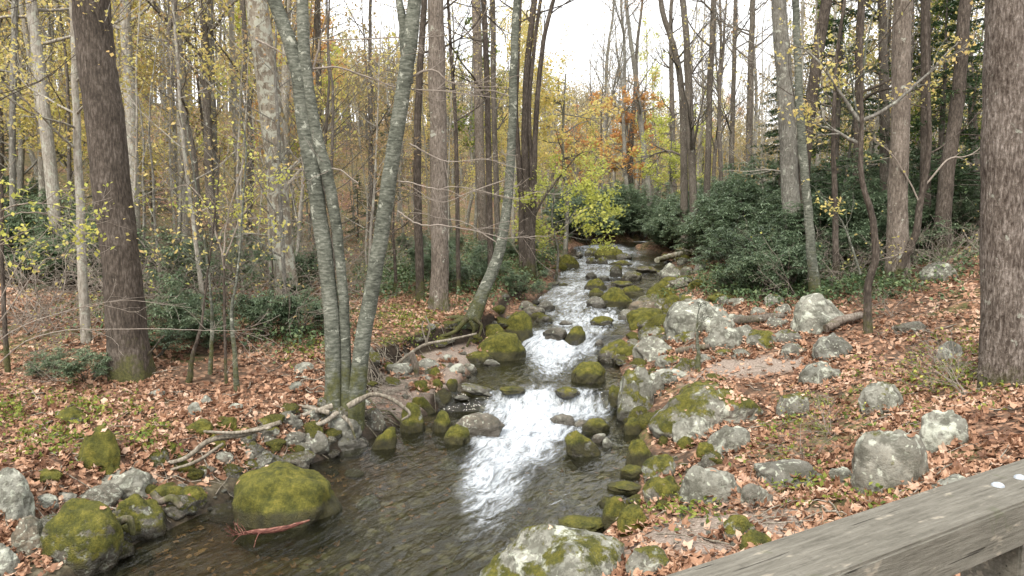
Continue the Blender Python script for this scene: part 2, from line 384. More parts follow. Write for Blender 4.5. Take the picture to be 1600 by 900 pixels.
def mat_ground():
    g = NG('forest_floor'); v = g.co('World')
    n1 = g.noise(v, .9, 5, .6); n2 = g.noise(v, 14, 5, .7); sand = g.attr('sand'); bed = g.attr('bed'); gr = g.attr('green')
    vc = g.vor(v, 13, 'F1', 'Color'); hs = g.n('SeparateColor'); g.l(vc, hs.inputs[0])
    lit = g.ramp(g.math('ADD', g.math('MULTIPLY', hs.outputs[0], .75), g.math('MULTIPLY', n2, .25)),
                 [(.1, (.05, .03, .02)), (.35, (.15, .082, .05)), (.6, (.29, .155, .095)), (.85, (.42, .255, .165))])
    vf = g.vor(v, 13, 'F1', 'Distance')
    lit = g.mix(g.rng(vf, .3, .65, 0, .6), lit, (.05, .032, .022))
    soil = g.ramp(n2, [(.3, (.035, .026, .018)), (.7, (.11, .085, .06))])
    c = g.mix(g.rng(n1, .3, .62), g.mix(.5, lit, soil), lit)
    c = g.mix(g.math('MULTIPLY', gr, g.rng(n2, .35, .6)), c, g.ramp(g.noise(v, 30, 3), [(.3, (.03, .05, .012)), (.7, (.12, .16, .04))]))
    sc = g.ramp(g.noise(v, 45, 4, .7), [(.3, (.11, .085, .065)), (.5, (.25, .2, .165)), (.7, (.42, .36, .31))])
    c = g.mix(sand, c, sc)
    vv_ = g.n('VectorMath', operation='ADD'); g.l(v, vv_.inputs[0]); dn_ = g.n('VectorMath', operation='SCALE'); g.l(g.noise(v, 6, 3, .6, 0, 1), dn_.inputs[0]); dn_.inputs['Scale'].default_value = .22; g.l(dn_.outputs[0], vv_.inputs[1]); vb = vv_.outputs[0]
    bv = g.vor(vb, 7.5, 'F1', 'Color'); bs = g.n('SeparateColor'); g.l(bv, bs.inputs[0])
    be = g.vor(vb, 7.5, 'F1')
    bc = g.ramp(g.math('ADD', g.math('MULTIPLY', bs.outputs[1], .5), g.math('MULTIPLY', n2, .5)), [(.15, (.05, .036, .02)), (.4, (.13, .1, .06)), (.6, (.23, .2, .125)), (.85, (.4, .36, .27))])
    bc = g.mix(g.rng(be, .35, .7, 0, .85), bc, (.03, .024, .016)); bc = g.mix(g.rng(g.noise(v, 1.3, 4, .6), .4, .62, .75, .1), bc, g.ramp(n2, [(.3, (.035, .028, .017)), (.7, (.1, .085, .055))]))
    red = g.attr('red')
    bc = g.mix(g.math('MULTIPLY', red, .8), bc, g.ramp(n2, [(.3, (.035, .015, .008)), (.7, (.12, .052, .026))]))
    c = g.mix(bed, c, bc)
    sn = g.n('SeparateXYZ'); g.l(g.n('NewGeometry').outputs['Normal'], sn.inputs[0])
    c = g.mix(g.rng(sn.outputs[2], .8, .55), c, g.ramp(n2, [(.3, (.012, .009, .006)), (.7, (.05, .036, .024))]))  # dark soil on steep faces, also standing in for shade of the undercut bank
    hgh = g.math('ADD', g.math('MULTIPLY', n2, .6), g.math('MULTIPLY', hs.outputs[1], .5))
    return g.done(g.pbr(c, g.math('SUBTRACT', .9, g.math('MULTIPLY', bed, .5)), g.bump(hgh, .03, .8), .25))
M['ground'] = mat_ground()

def mat_water():
    g = NG('stream_water'); uvn = g.n('UVMap', uv_map='flow').outputs[0]
    m = g.n('Mapping'); g.l(uvn, m.inputs[0]); m.inputs['Scale'].default_value = (1.0, .42, 1); v = m.outputs[0]
    m2 = g.n('Mapping'); g.l(uvn, m2.inputs[0]); m2.inputs['Scale'].default_value = (1.0, .28, 1); v2 = m2.outputs[0]
    foam = g.attr('foam')
    fn = g.noise(v2, 4.2, 6, .68, 1.6); fn2 = g.noise(v, 13, 5, .72, 1.0); fn3 = g.noise(v, 34, 3, .7, .5)
    rd = g.math('SUBTRACT', 1.0, g.math('MULTIPLY', g.math('ABSOLUTE', g.math('SUBTRACT', g.noise(v, 7.5, 4, .6, 1.2), .5)), 5.0))
    nn = g.math('ADD', g.math('MULTIPLY', g.math('SUBTRACT', fn, .5), 2.2), g.math('MULTIPLY', g.math('SUBTRACT', fn2, .5), 1.15))
    nn = g.math('ADD', nn, g.math('ADD', g.math('MULTIPLY', g.math('SUBTRACT', rd, .4), .28), g.math('MULTIPLY', g.math('SUBTRACT', fn3, .5), .3)))
    fm = g.math('MULTIPLY', g.rng(g.math('ADD', g.math('SUBTRACT', g.math('MULTIPLY', foam, 1.15), .62), nn), -.55, .85), g.rng(foam, .02, .3))
    h = g.math('ADD', g.math('MULTIPLY', g.noise(v, 3.2, 3, .55, .6), 1.0), g.math('MULTIPLY', g.noise(v, 9, 3, .6, .4), .45))
    h = g.math('ADD', h, g.math('MULTIPLY', g.noise(v, 24, 2, .5), .16))
    nw = g.bump(h, .072, g.math('ADD', .9, g.math('MULTIPLY', foam, .1)))
    gl = g.n('BsdfGlossy'); gl.inputs['Roughness'].default_value = .06; g.l(nw, gl.inputs['Normal']); gl.inputs['Color'].default_value = (1, 1, 1, 1)
    tr = g.n('BsdfTransparent'); tr.inputs[0].default_value = (.62, .64, .5, 1)
    df = g.n('BsdfDiffuse'); df.inputs[0].default_value = (.05, .055, .035, 1)
    ms = g.n('MixShader'); ms.inputs[0].default_value = .07; g.l(tr.outputs[0], ms.inputs[1]); g.l(df.outputs[0], ms.inputs[2])
    fr = g.n('Fresnel'); fr.inputs[0].default_value = 1.33; g.l(nw, fr.inputs['Normal'])
    mx = g.n('MixShader'); g.l(g.math('MULTIPLY', fr.outputs[0], 1.25, clamp=True), mx.inputs[0]); g.l(ms.outputs[0], mx.inputs[1]); g.l(gl.outputs[0], mx.inputs[2])
    fb = g.bump(g.math('ADD', fn, g.math('MULTIPLY', fn2, .6)), .06, 1.0)
    fc = g.ramp(fn2, [(.3, (.4, .45, .52)), (.45, (.62, .68, .74)), (.62, (.8, .85, .9))])
    wf = g.pbr(fc, .55, fb, .3)
    m3 = g.n('MixShader'); g.l(g.math('MULTIPLY', fm, .96), m3.inputs[0]); g.l(mx.outputs[0], m3.inputs[1]); g.l(wf, m3.inputs[2])
    return g.done(m3.outputs[0])
M['water'] = mat_water()

# ------------------------------------------------------------------ ground sheet
def axis(a, b, fine0, fine1, step, grow):
    xs = [fine0]
    while xs[-1] < fine1: xs.append(xs[-1] + step)
    s = step
    while xs[-1] < b: s *= grow; xs.append(xs[-1] + s)
    s = step; lo = [fine0]
    while lo[-1] > a: s *= grow; lo.append(lo[-1] - s)
    return np.array(lo[:0:-1] + xs)
gx = axis(-260, 260, -6, 8, .055, 1.035); gy = axis(-40, 330, 4.0, 18, .06, 1.02)
GX, GY = np.meshgrid(gx, gy); GZ = hgt(GX, GY)
nx, ny = len(gx), len(gy)
V = np.stack([GX, GY, GZ], -1).reshape(-1, 3)
i = (np.arange(ny - 1)[:, None] * nx + np.arange(nx - 1)[None, :]).ravel()
mb = MB(); mb.add(V, np.stack([i, i + 1, i + nx + 1, i + nx], -1))
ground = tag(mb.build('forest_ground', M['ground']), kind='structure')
dl, dr = dists(V[:, 0], V[:, 1]); dd = np.maximum(dl, dr)
lp = lipd(V[:, 1])
xl_, xr_, wz_ = stream(V[:, 1])
def setattr_(o, n, v):
    a = o.data.attributes.new(n, 'FLOAT', 'POINT'); a.data.foreach_set('value', np.asarray(v, np.float32))
def blob(x, y, c, r, p=1.0):
    return np.exp(-(((x - c[0]) / r[0]) ** 2 + ((y - c[1]) / r[1]) ** 2) * p)
bedm = np.maximum(sst(.12, -.05, dd), sst(lp + .1, lp - .25, dl) * (dl > 0) * sst(10.8, 10, V[:, 1]) * (dl > dr)); setattr_(ground, 'bed', bedm)
nn = fbm(V[:, :2] * 1.3, 3, 44)
sp1 = ground_at(1170, 573); sp2 = ground_at(1105, 835); sp3 = ground_at(330, 800)
sand = 1.3 * blob(V[:, 0], V[:, 1], sp1, (1.0, .55)) + 1.3 * blob(V[:, 0], V[:, 1], sp2, (.75, .55))
sand = sand + .75 * sst(.1, 0, np.abs(dl - lp * .5) - lp * .4) * (V[:, 1] > 10.4) * (V[:, 1] < 15)
setattr_(ground, 'sand', np.clip(sst(.35, .8, sand + nn * .25), 0, 1))
# left shallows with rusty leaf-stained bed
red = sst(1.6, .15, V[:, 0] - xl_) * sst(11.3, 9.5, V[:, 1]) * sst(.12, -.1, dl)
setattr_(ground, 'red', red)
green = sst(.1, .7, nn + .9 * ((dl > 1) & (V[:, 1] > 14)) * 1.0 + .5 * ((dr > 1) & (V[:, 1] > 15)) - .1)
setattr_(ground, 'green', green * .7)

# ------------------------------------------------------------------ water sheet
NY, NX = 1150, 120
wy = np.concatenate([np.linspace(-25, 4.5, 60, endpoint=False), np.linspace(4.5, 20, 760, endpoint=False), np.linspace(20, 60, NY - 820)])
u = np.linspace(-.12, 1.12, NX)
xl_, xr_, wz_ = stream(wy)
WX = xl_[:, None] + (xr_ - xl_)[:, None] * u[None, :]
WY = np.repeat(wy[:, None], NX, 1)
_FT = [(385,925,40,.8),(395,960,50,.65),(404,940,60,.3),(412,940,70,.75),(420,935,60,.35),(428,930,65,.85),(438,915,60,.4),(450,895,50,.8),(462,890,50,.45),(474,900,55,.8),(484,905,60,.5),  # foam strength; upstream whiteness partly paints in sky reflected on the ripples
       (497,930,70,.9),(512,900,60,.35),(524,872,64,1.0),(548,872,54,1.0),(562,862,42,.85),(580,855,32,.45),(597,850,26,.2),
       (609,860,95,.55),(643,858,100,1.1),(670,832,84,.95),(700,802,74,.86),(730,778,66,.76),(760,762,58,.64),(790,766,50,.45),(815,764,44,.3),(850,756,38,.14),(900,740,40,.0)]
fy, fc_, fh, fs = [], [], [], []
for py, cx_, hw, st in sorted(_FT, reverse=True):
    z = np.interp(-py, [-t[0] for t in _T], [t[3] for t in _T]); p = at_z(cx_, py, z); q = at_z(cx_ + hw, py, z)
    yy = p[1] if not fy or p[1] > fy[-1] else fy[-1] + .12
    fy.append(yy); fc_.append(p[0]); fh.append(q[0] - p[0]); fs.append(st)
FC = np.interp(wy, fy, fc_)[:, None]; FH = np.interp(wy, fy, fh)[:, None] * np.where(wy < 14, .78, .9)[:, None]; FS = (np.interp(wy, fy, fs) * np.where(wy > 17, .84, 1))[:, None]
P2 = np.stack([WX, WY * .6], -1)
ed = (np.abs(WX - FC) / FH) + .3 * fbm(P2 * 2.5, 3, 71)
foam = FS * .9 * sst(1.75, .15, ed)
slope = np.gradient(wz_, wy)[:, None]
foam = np.clip(foam, 0, 1.2)
foam = np.where(WY > 40, .6, foam); foam = np.where(WY < 5, 0, foam)
turb = .004 + .06 * foam * (WY < 19) + .025 * foam
WZm = wz_[:, None] + turb * fbm(np.stack([WX * 3, WY * 2.2], -1), 4, 83) + .012 * fbm(np.stack([WX * 1.2, WY * 1.2], -1), 2, 12)
WXj = WX + .04 * foam * vn(np.stack([WX * 4, WY * 3], -1), 91)
V = np.stack([WXj, WY, WZm], -1).reshape(-1, 3)
i = (np.arange(NY - 1)[:, None] * NX + np.arange(NX - 1)[None, :]).ravel()
mb = MB(); mb.add(V, np.stack([i, i + 1, i + NX + 1, i + NX], -1))
water = tag(mb.build('stream_water', M['water']), kind='structure')
setattr_(water, 'foam', foam.ravel())
uvl = water.data.uv_layers.new(name='flow')
cum = np.concatenate([[0], np.cumsum(np.hypot(np.diff(wy), np.diff(wz_) * 2))])
uv = np.stack([(WX - ((xl_ + xr_) / 2)[:, None]), np.repeat(cum[:, None], NX, 1)], -1).reshape(-1, 2)
li = np.empty(len(water.data.loops), np.int32); water.data.loops.foreach_get('vertex_index', li)
uvl.data.foreach_set('uv', uv[li].astype(np.float32).ravel())

exec_parts = []
del exec_parts
# ------------------------------------------------------------------ rocks
import bmesh
_ICO = {}
def ico(n):
    if n not in _ICO:
        b = bmesh.new(); bmesh.ops.create_icosphere(b, subdivisions=n, radius=1)
        b.verts.ensure_lookup_table()
        _ICO[n] = (np.array([v.co[:] for v in b.verts]), np.array([[v.index for v in f.verts] for f in b.faces])); b.free()
    return _ICO[n]
def rock_verts(seed, r, ang=.5, sub=5):
    V, Fc = ico(sub); V = V.copy(); g = np.random.default_rng(seed)
    V = np.sign(V) * np.abs(V) ** (1 - .1 * ang)
    for k in range(int(2 + 14 * ang)):
        n = g.normal(size=3); n[2] *= .7; n /= np.linalg.norm(n); d = g.uniform(.58, .92) + (.12 if r[2] > r[0] * .85 and ang < .8 else 0)
        ex = np.clip(V @ n - d, 0, None); V -= n * ex[:, None] * (.55 + .4 * ang)
    nn_ = V / np.linalg.norm(V, axis=1)[:, None]
    V += nn_ * (.16 * fbm(V * 1.3 + seed, 2, seed) + (.055 + .04 * ang) * fbm(V * 3.4, 3, seed + 5) + .016 * fbm(V * 11, 3, seed + 9))[:, None]
    return V * np.array(r), Fc
ROCKS = []
def set_rock(o, moss, tone, brown, wet):
    o['moss'] = float(moss); o['tone'] = float(tone); o['brown'] = float(brown); o['wetz'] = float(wet)
def rock(cx, cy, w_, h_, moss, tone, brown, label, ang=.5, roll=0, yaw=None, cat=None, group=None, dep=.8, name=None):
    seed = int(cx * 7 + cy * 13 + w_)
    g = np.random.default_rng(seed)
    P = ground_at(cx, min(cy + h_ / 2, 960)); dist = P[1]
    rx = w_ / 2 * dist / F * 1.04; ry = max(rx * dep, .05)
    if roll: ry = rx * .7
    c = P + np.array([P[0] / dist, 1, 0]) * ry * .8
    s_ = stream(c[1])
    inw = s_[0] - .1 < c[0] < s_[1] + .1
    gz = min(surf(P[0], P[1]), surf(c[0], c[1]) + .02) if not inw else float(s_[2])
    c[0] = at_y(cx, cy, c[1])[0]
    best = (9e9, .1)
    for k in np.linspace(.25, 1.9, 34):
        rz = rx * k; cz = gz + .02 * rz
        t = np.linspace(0, math.pi, 24)
        pts = np.stack([np.full(24, c[0]), c[1] - ry * np.cos(t), cz + rz * np.sin(t)], -1)
        top = proj(pts)[1].min(); e = abs(top - (cy - h_ / 2))
        if e < best[0]: best = (e, rz)
    rz = best[1] * 1.04
    sub = 5 if w_ > 34 else 4
    V, Fc = rock_verts(seed, (rx, ry, rz), ang, sub)
    if roll:
        a = R(roll); V = V @ np.array([[math.cos(a), 0, -math.sin(a)], [0, 1, 0], [math.sin(a), 0, math.cos(a)]])
    if yaw is None: yaw = g.uniform(-.25, .25)
    mb = MB(); mb.add(V, Fc)
    nm = name or ('boulder' if w_ > 70 else 'rock' if w_ > 24 else 'stone')
    o = mb.build(nm, M['rock']); o.location = (c[0], c[1], gz + .02 * rz); o.rotation_euler = (0, 0, yaw)
    set_rock(o, moss, tone, brown, (float(s_[2]) + min(.13, rz * .4)) if inw or (s_[0] - .5 < c[0] < s_[1] + .5) else -9)
    tag(o, label, cat or ('boulder' if w_ > 70 else 'rock'), group)
    ROCKS.append((o, V, Fc, yaw)); return o

RL = [
# left foreground
(14,770,70,84,.12,1,0,'pale grey-green rounded boulder at the left edge of the photo',.3,0),
(442,774,166,96,.82,.3,.3,'big smooth domed boulder covered in olive moss, standing alone in the pool',.05,0),
(122,838,140,100,.62,.25,.3,'squat moss-green boulder at the pool edge left of the curled brown root',.5,0),
(45,836,54,66,.3,.45,.6,'brownish round rock bearing one pale lichen disc, left of the squat mossy boulder',.2,0),
(2,868,50,76,.2,.7,.1,'grey rock cut by the left edge of the photo, below the brownish round one',.4,0),
(207,757,106,54,.08,.75,.15,'flat-topped grey slab heaped with fallen leaves above the curled root',.8,0),
(212,808,86,62,.6,.35,.2,'moss-patched grey rock beneath the leaf-heaped slab',.6,0),
(160,710,84,72,.92,.2,.2,'angular wedge of deep green moss above the leaf-heaped slab',.8,-18),
(70,746,58,24,.9,.2,.2,'low mossy ledge between the pale edge boulder and the green wedge',.6,0),
(70,784,40,22,.1,.5,.1,'small grey cobble under the low mossy ledge',.3,0),
(104,778,36,20,.1,.65,.1,'smooth light cobble, middle of the three below the mossy ledge',.3,0),
(130,780,26,16,.1,.8,0,'whitish cobble touching the edge of the leaf-heaped slab',.3,0),
(110,650,48,28,.5,.2,.1,'dark green-grey rock sunk in leaf litter on the left bank',.4,0),
(303,640,26,24,.0,1,0,'chalky pale stone in leaf litter above the left root tangle',.5,0),
(323,627,18,16,.05,.9,0,'small pale stone just up from the chalky one on the left bank',.5,0),
(367,637,26,13,.0,1,0,'small flat white stone on the leafy bank left of the beech clump',.5,0),
(246,614,30,12,.1,.9,0,'thin pale stone half buried in leaves far up the left bank',.5,0),
(240,711,44,32,.7,.5,.1,'mossy stone with a bare grey side at the tip of the pale driftwood',.6,0),
(282,722,44,26,.8,.3,.2,'mossy stone behind the pale driftwood on the left bank',.5,0),
(308,668,48,26,.85,.3,.1,'moss-coated rock at the lip of the left bank beneath the chalky stone',.5,0),
(350,664,42,24,.8,.3,.1,'moss-coated rock at the bank lip nearer the beech clump',.5,0),
(262,772,60,30,.75,.25,.3,'green mossy lump under the lower end of the pale driftwood',.4,0),
(300,775,44,26,.6,.2,.4,'dark mossy stone on the muddy edge of the left shallows',.4,0),
(463,605,26,16,.15,.8,0,'pale stone in leaves behind the root shelf',.6,0),
(475,575,30,16,.15,.8,0,'grey stone on leaf litter left of the beech trunks',.6,0),
(470,592,26,12,.15,.7,0,'flat grey stone at the foot of the beech trunks left side',.6,0),
(455,686,56,24,.1,.3,.3,'dark rounded rock tucked under the root shelf',.2,0),
(420,694,36,20,.1,.2,.3,'dark brown stone deep in the undercut of the bank',.2,0),
(530,664,66,40,.3,.5,.1,'grey whitish knobbly rock clasped under the beech clump',.6,0),
(537,690,80,30,.3,.3,.1,'dark low rock at the waterline right below the beech clump',.3,0),
(600,676,34,52,.88,.2,.2,'upright egg-shaped mossy rock leaning at the left waterline',.2,22),
(584,655,40,30,.25,.25,.4,'dark brown rock between the beech roots and the leaning mossy egg',.3,0),
(645,655,40,42,.72,.6,.2,'yellow-green mossy boulder with a pale cheek beside the roots',.2,0),
(690,660,32,32,.85,.3,.2,'round mossy stone left of the wet grey slab',.3,0),
(714,680,42,30,.9,.2,.2,'mossy wedge on the near corner of the wet grey slab',.4,0),
(560,632,40,20,.1,.6,.4,'stone wedged beneath the arching roots',.5,0),
(748,664,84,36,.1,.1,.4,'wet grey-brown slab at the left edge of the lower fall',.6,0),
# left mid bank
(786,541,72,44,.88,.3,.2,'large mossy boulder at the left of the upper chute',.15,0),
(809,510,48,40,.9,.2,.2,'tall mossy boulder just behind the large one at the upper chute',.15,0),
(771,520,40,26,.75,.3,.3,'mossy rock under the leaning tree beside the tall boulder',.3,0),
(745,562,54,26,.7,.6,.2,'mossy rock with a bare grey nose in the slack water',.3,0),
(768,566,26,10,.1,.5,.2,'thin stone poking from slack water next to the grey nosed rock',.3,0),
(625,578,52,22,.1,.9,.1,'long pale flat stone on the left gravel bar',.6,4),
(670,570,34,20,.05,.6,.1,'smooth grey stone on the gravel bar by the splintered wood',.5,-16),
(659,602,28,17,.85,.4,.2,'oval mossy stone low on the gravel bar',.3,0),
(683,601,22,15,.8,.4,.2,'small mossy stone right of the oval one on the gravel bar',.3,0),
(706,601,22,26,.82,.3,.2,'upright mossy stone at the middle of the gravel bar',.3,0),
(680,584,20,17,.85,.4,.2,'round moss ball of a stone behind the oval one',.3,0),
(667,590,20,10,.05,.7,.1,'flat grey chip between the mossy stones on the gravel bar',.5,0),
(691,621,36,26,.62,.7,.1,'mossy stone with a whitish right face near the slack water',.3,0),
(662,628,26,26,.88,.3,.2,'leaning mossy stone above the yellow-green boulder',.4,-30),
(745,614,56,24,.35,.35,.2,'tapered dark slab with a pale rim pointing into the lower fall',.4,12),
(722,627,26,13,.05,.75,.1,'pale pebble-like stone under the tapered slab',.4,0),
(800,617,44,22,.7,.15,.3,'mossy dark rock at the brink of the lower fall',.3,0),
(735,575,22,14,.1,.5,.5,'brown stone at the back of the slack water',.4,0),
(715,575,24,12,.05,.7,.3,'pale stone behind the slack water beside the brown one',.4,0),
(640,560,28,13,.7,.4,.2,'moss-topped stone under the undercut root bank',.4,0),
(700,560,22,12,.05,.6,.2,'grey stone under the leaning tree roots',.4,0),
# rocks in the stream
(886,620,40,27,.55,.12,.3,'dark mossy rock splitting the lower fall',.25,0),
(878,656,40,18,0,.1,.3,'wet black rock in the foam below the lower fall',.3,0),
(932,664,42,22,.8,.2,.2,'mossy rock at the right of the lower fall foam',.3,0),
(914,690,44,44,.6,.3,.2,'long slanting moss-edged rock pointing down to the pool',.4,-35),
(908,662,26,12,.0,.2,.3,'wet brown cobble behind the slanting rock',.3,0),
(936,684,24,15,.1,.25,.4,'brown cobble by the slanting rock',.3,0),
(948,692,16,14,.0,.6,.3,'light cobble by the slanting rock',.3,0),
(920,583,54,30,.82,.15,.3,'oval moss-capped rock in still water above the lower fall',.15,0),
(900,524,32,26,.75,.12,.2,'dark mossy rock in the upper chute',.25,0),
(867,522,38,20,.1,.06,.3,'wet black ledge rock in the upper chute',.4,0),
(850,498,26,11,.6,.15,.2,'small dark moss-topped rock upstream of the chute',.3,0),
(884,504,20,8,.05,.1,.3,'low dark brown rock awash upstream of the chute',.3,0),
(942,502,38,13,.55,.15,.3,'flat dark rock upstream of the chute with a mossy back',.3,0),
(937,536,14,10,0,.1,.3,'little black rock below the chute at right',.3,0),
(852,477,30,14,.05,.1,.2,'dark pair-like rock in the left riffle',.5,0),
(833,489,38,20,.15,.1,.4,'dark brown rock at the left bank of the riffle',.4,0),
(822,480,26,16,.3,.2,.3,'dark rock hugging the left bank by the riffle',.4,0),
(960,466,50,27,.85,.15,.2,'big humped mossy rock in mid riffle',.15,0),
(931,473,34,15,.1,.08,.2,'black wet rock left of the humped mossy rock',.3,0),
(931,444,34,19,.55,.1,.2,'dark flat-backed rock in the middle of the cascade',.4,0),
(932,457,24,11,.75,.2,.3,'small mossy rock just before the flat-backed one',.3,0),
(971,443,34,9,.5,.1,.2,'thin dark rock lying across the cascade',.3,0),
(990,454,42,18,.75,.2,.2,'mossy rock right behind the humped rock',.3,0),
(924,430,18,12,.1,.1,.2,'small black rock in the upper cascade',.4,0),
(943,434,18,9,.1,.1,.2,'small black rock beside the upper cascade middle',.4,0),
(963,424,22,18,.5,.1,.2,'dark upright rock in the upper cascade',.4,0),
(985,431,36,14,.4,.1,.3,'broad dark rock in the upper cascade',.4,0),
(1012,421,36,10,.4,.25,.5,'flat brownish rock below the fallen log',.4,0),
(953,395,46,21,.88,.35,.2,'big bright mossy boulder at the head of the stream',.3,0),
(923,394,22,14,.6,.1,.2,'dark rock left of the bright boulder at the head of the stream',.3,0),
(974,401,26,10,.4,.1,.2,'dark rock right of the bright boulder at the head of the stream',.3,0),
(888,408,32,22,.85,.2,.2,'mossy rock on the left bank at the head of the stream',.4,0),
(942,408,20,10,.5,.1,.2,'dark wedge in front of the bright boulder at the stream head',.4,0),
(924,408,18,9,.5,.1,.2,'dark moss-flecked lump left of the wedge at the stream head',.4,0),
(970,411,36,9,.6,.3,.4,'flat mossy shelf rock in front of the stream head',.5,0),
(905,398,14,8,.3,.1,.2,'tiny dark rock by the furthest white water',.5,0),
# right bank, upstream
(1048,427,36,23,.3,.8,.1,'pale pointed boulder below the fallen log',.5,0),
(1047,443,48,16,.7,.4,.2,'low mossy rock in front of the pale pointed boulder',.4,0),
(1090,445,30,14,.8,.3,.2,'mossy rock near the right shrubs upstream',.4,0),
(1096,417,24,13,.2,.6,.2,'grey rock half under the right shrubs by the log end',.4,0),
(1074,424,24,13,.3,.3,.3,'brown rock between the pale boulder and the shrubs',.4,0),
(1068,408,20,10,.2,.2,.3,'dark rock behind the fallen log',.4,0),
(1023,458,38,22,.82,.3,.2,'mossy rock at the right edge of the riffle',.3,0),
(1045,457,26,16,.75,.3,.3,'yellowish mossy rock beside the right riffle',.3,0),
(1010,478,58,22,.35,.45,.7,'broad tan-brown rock at the right edge of the riffle',.3,0),
(1012,497,70,30,.85,.2,.2,'long dark green mossy boulder before the white-topped boulder',.15,0),
(1052,476,34,24,.7,.6,.3,'yellow mossy boulder behind the white-topped boulder',.3,0),
(1077,477,60,28,.5,.75,.2,'rounded pale green boulder directly behind the white-topped boulder',.3,0),
(1092,497,108,54,.2,1,.0,'very large white-topped lichened boulder on the right bank',.5,0),
(1122,468,50,18,.7,.4,.2,'mossy boulder upslope of the white-topped boulder',.4,0),
(1150,470,34,16,.3,.7,.2,'grey boulder by the edge of the right shrubs',.5,0),
(1028,520,46,20,.5,.8,.1,'grey rock with moss and a pale cap below the long mossy boulder',.4,0),
(972,546,72,30,.5,.12,.3,'long dark rock at the right side of the upper chute',.3,-6),
(975,551,38,24,.7,.4,.5,'brownish mossy rock in front of the long dark rock',.3,0),
(1020,546,64,32,.25,.7,.15,'round grey boulder right of the upper chute',.4,0),
(1046,566,44,20,.4,.6,.1,'grey-green rock between round grey boulder and flat pale slab',.4,0),
(1054,587,72,22,.05,.9,.0,'flat pale blue-grey slab on the right bank',.5,0),
(988,605,72,92,.5,.75,.1,'tall pointed moss-and-grey boulder standing by the lower fall',.8,0),
(962,610,26,56,.6,.1,.2,'dark mossy column of rock on the water side of the tall pointed boulder',.4,0),
(1022,595,36,50,.15,.8,.1,'upright pale grey rock behind the tall pointed boulder',.6,0),
(1132,529,60,32,.1,.75,.1,'smooth grey boulder to the right of the bare sapling',.3,0),
(1162,520,32,24,.15,.7,.1,'smaller grey boulder next to the smooth grey one',.3,0),
(1192,530,46,30,.5,.6,.1,'green-grey boulder left of the dark rock pile',.4,0),
(1130,552,34,14,.5,.4,.2,'flat mossy stone in front of the smooth grey boulder',.4,0),
(1085,545,30,14,.2,.5,.5,'brownish flat stone at the bare sapling',.6,0),
(1215,505,36,18,.2,.4,.2,'grey rock left of the great tilted boulder',.5,0),
(1232,527,50,22,.3,.2,.2,'dark flat rock under the great tilted boulder',.5,0),
(1281,491,88,56,.05,1,.05,'great tilted pale boulder with fallen leaves on its back',.6,8),
(1302,541,60,42,.1,.25,.1,'dark grey rock propped below the great tilted boulder',.6,0),
(1285,582,68,36,.1,.7,.05,'rough grey rock alone in the leaf litter',.7,0),
(1210,470,40,18,.3,.5,.3,'brown-grey rock by the shrubs behind the great boulder',.5,0),
(1185,487,30,14,.2,.5,.2,'grey stone at the shrub edge behind the sapling',.5,0),
# right foreground
(1108,636,170,76,.5,.55,.2,'huge mossy bedrock slab spread with fallen leaves',.4,0),
(1090,667,84,42,.25,.85,.05,'long grey boulder blotched with lichen discs',.25,6),
(1136,687,62,46,.15,.8,.05,'lichen-spotted grey boulder right of the long blotched one',.4,10),
(1071,693,30,22,.85,.3,.1,'small round mossy rock under the long blotched boulder',.2,0),
(1103,705,36,28,.9,.25,.1,'second round mossy rock under the lichen-spotted boulders',.2,0),
(990,670,32,32,.85,.15,.2,'mossy rock at the foot of the tall pointed boulder',.3,0),
(1000,707,46,44,.92,.15,.2,'blocky dark green mossy rock at the right waterline',.5,0),
(1031,731,54,38,.6,.85,.1,'mossy rock with a chalky underside at the right waterline',.3,0),
(986,741,40,26,.92,.25,.2,'yellow mossy hump left of the chalky-bellied rock',.3,0),
(980,768,62,30,.93,.15,.2,'dark moss cushion at the right waterline',.3,0),
(1036,766,64,46,.62,.5,.35,'tan and mossy boulder behind the moss cushion',.3,0),
(1112,757,98,62,.2,.85,.1,'stout lichen-crusted grey boulder with a mossy right end',.3,6),
(1182,775,56,40,.15,.4,.2,'dull grey rock right of the stout lichen-crusted boulder',.5,0),
(962,796,44,36,.93,.15,.2,'moss-smothered rock at the pool edge near the front boulder',.3,0),
(990,811,56,44,.9,.2,.2,'moss-smothered rock with a white pebble on top',.3,0),
(1156,826,56,40,.6,.6,.2,'mossy rock with a pale crown beside the timber rail',.4,0),
(1180,850,50,34,.9,.3,.2,'mossy rock close against the timber rail',.4,0),
(908,822,80,34,.95,.25,.1,'low moss mat of a rock behind the big front boulder',.3,0),
(868,880,240,120,.42,1,.05,'big front boulder with pale streaked crown and yellow moss flanks',.35,0),
(1016,876,70,50,.4,.6,.2,'grey mossy rock between the big front boulder and the rail',.5,0),
(1388,722,110,98,.3,.7,.2,'tall rounded grey-green boulder in leaf litter near the rail',.12,0),
(1478,672,70,64,.2,.75,.1,'blocky pale grey rock behind the tall rounded boulder',.6,0),
(1488,758,76,32,.05,.75,.05,'flat grey rock against the far side of the rail',.6,0),
(1322,740,34,36,.0,.95,0,'thin leaning grey shard left of the tall rounded boulder',.8,-35),
(1238,742,116,46,.1,.25,.15,'low dark grey rock half hidden by twigs and litter',.5,0),
(1376,622,66,46,.3,.7,.1,'grey rock in brush left of the big right trunk',.5,0),
(1484,550,46,34,.2,.8,.05,'pale rock in brush behind the blocky rock',.6,0),
(1240,634,50,38,.35,.5,.2,'worn grey rock flush with the leaf litter',.3,0),
(1468,425,60,28,.2,.5,.2,'lichened rock at the top of the right slope',.6,0),
(1422,512,56,24,.3,.3,.3,'dark rock on the right slope between two trunks',.5,0),
(262,700,38,24,.85,.3,.2,'mossy stone at the bank edge just above the driftwood tip',.5,0),  # left-bank rocks from here: tone lowered to paint in the undercut's shade
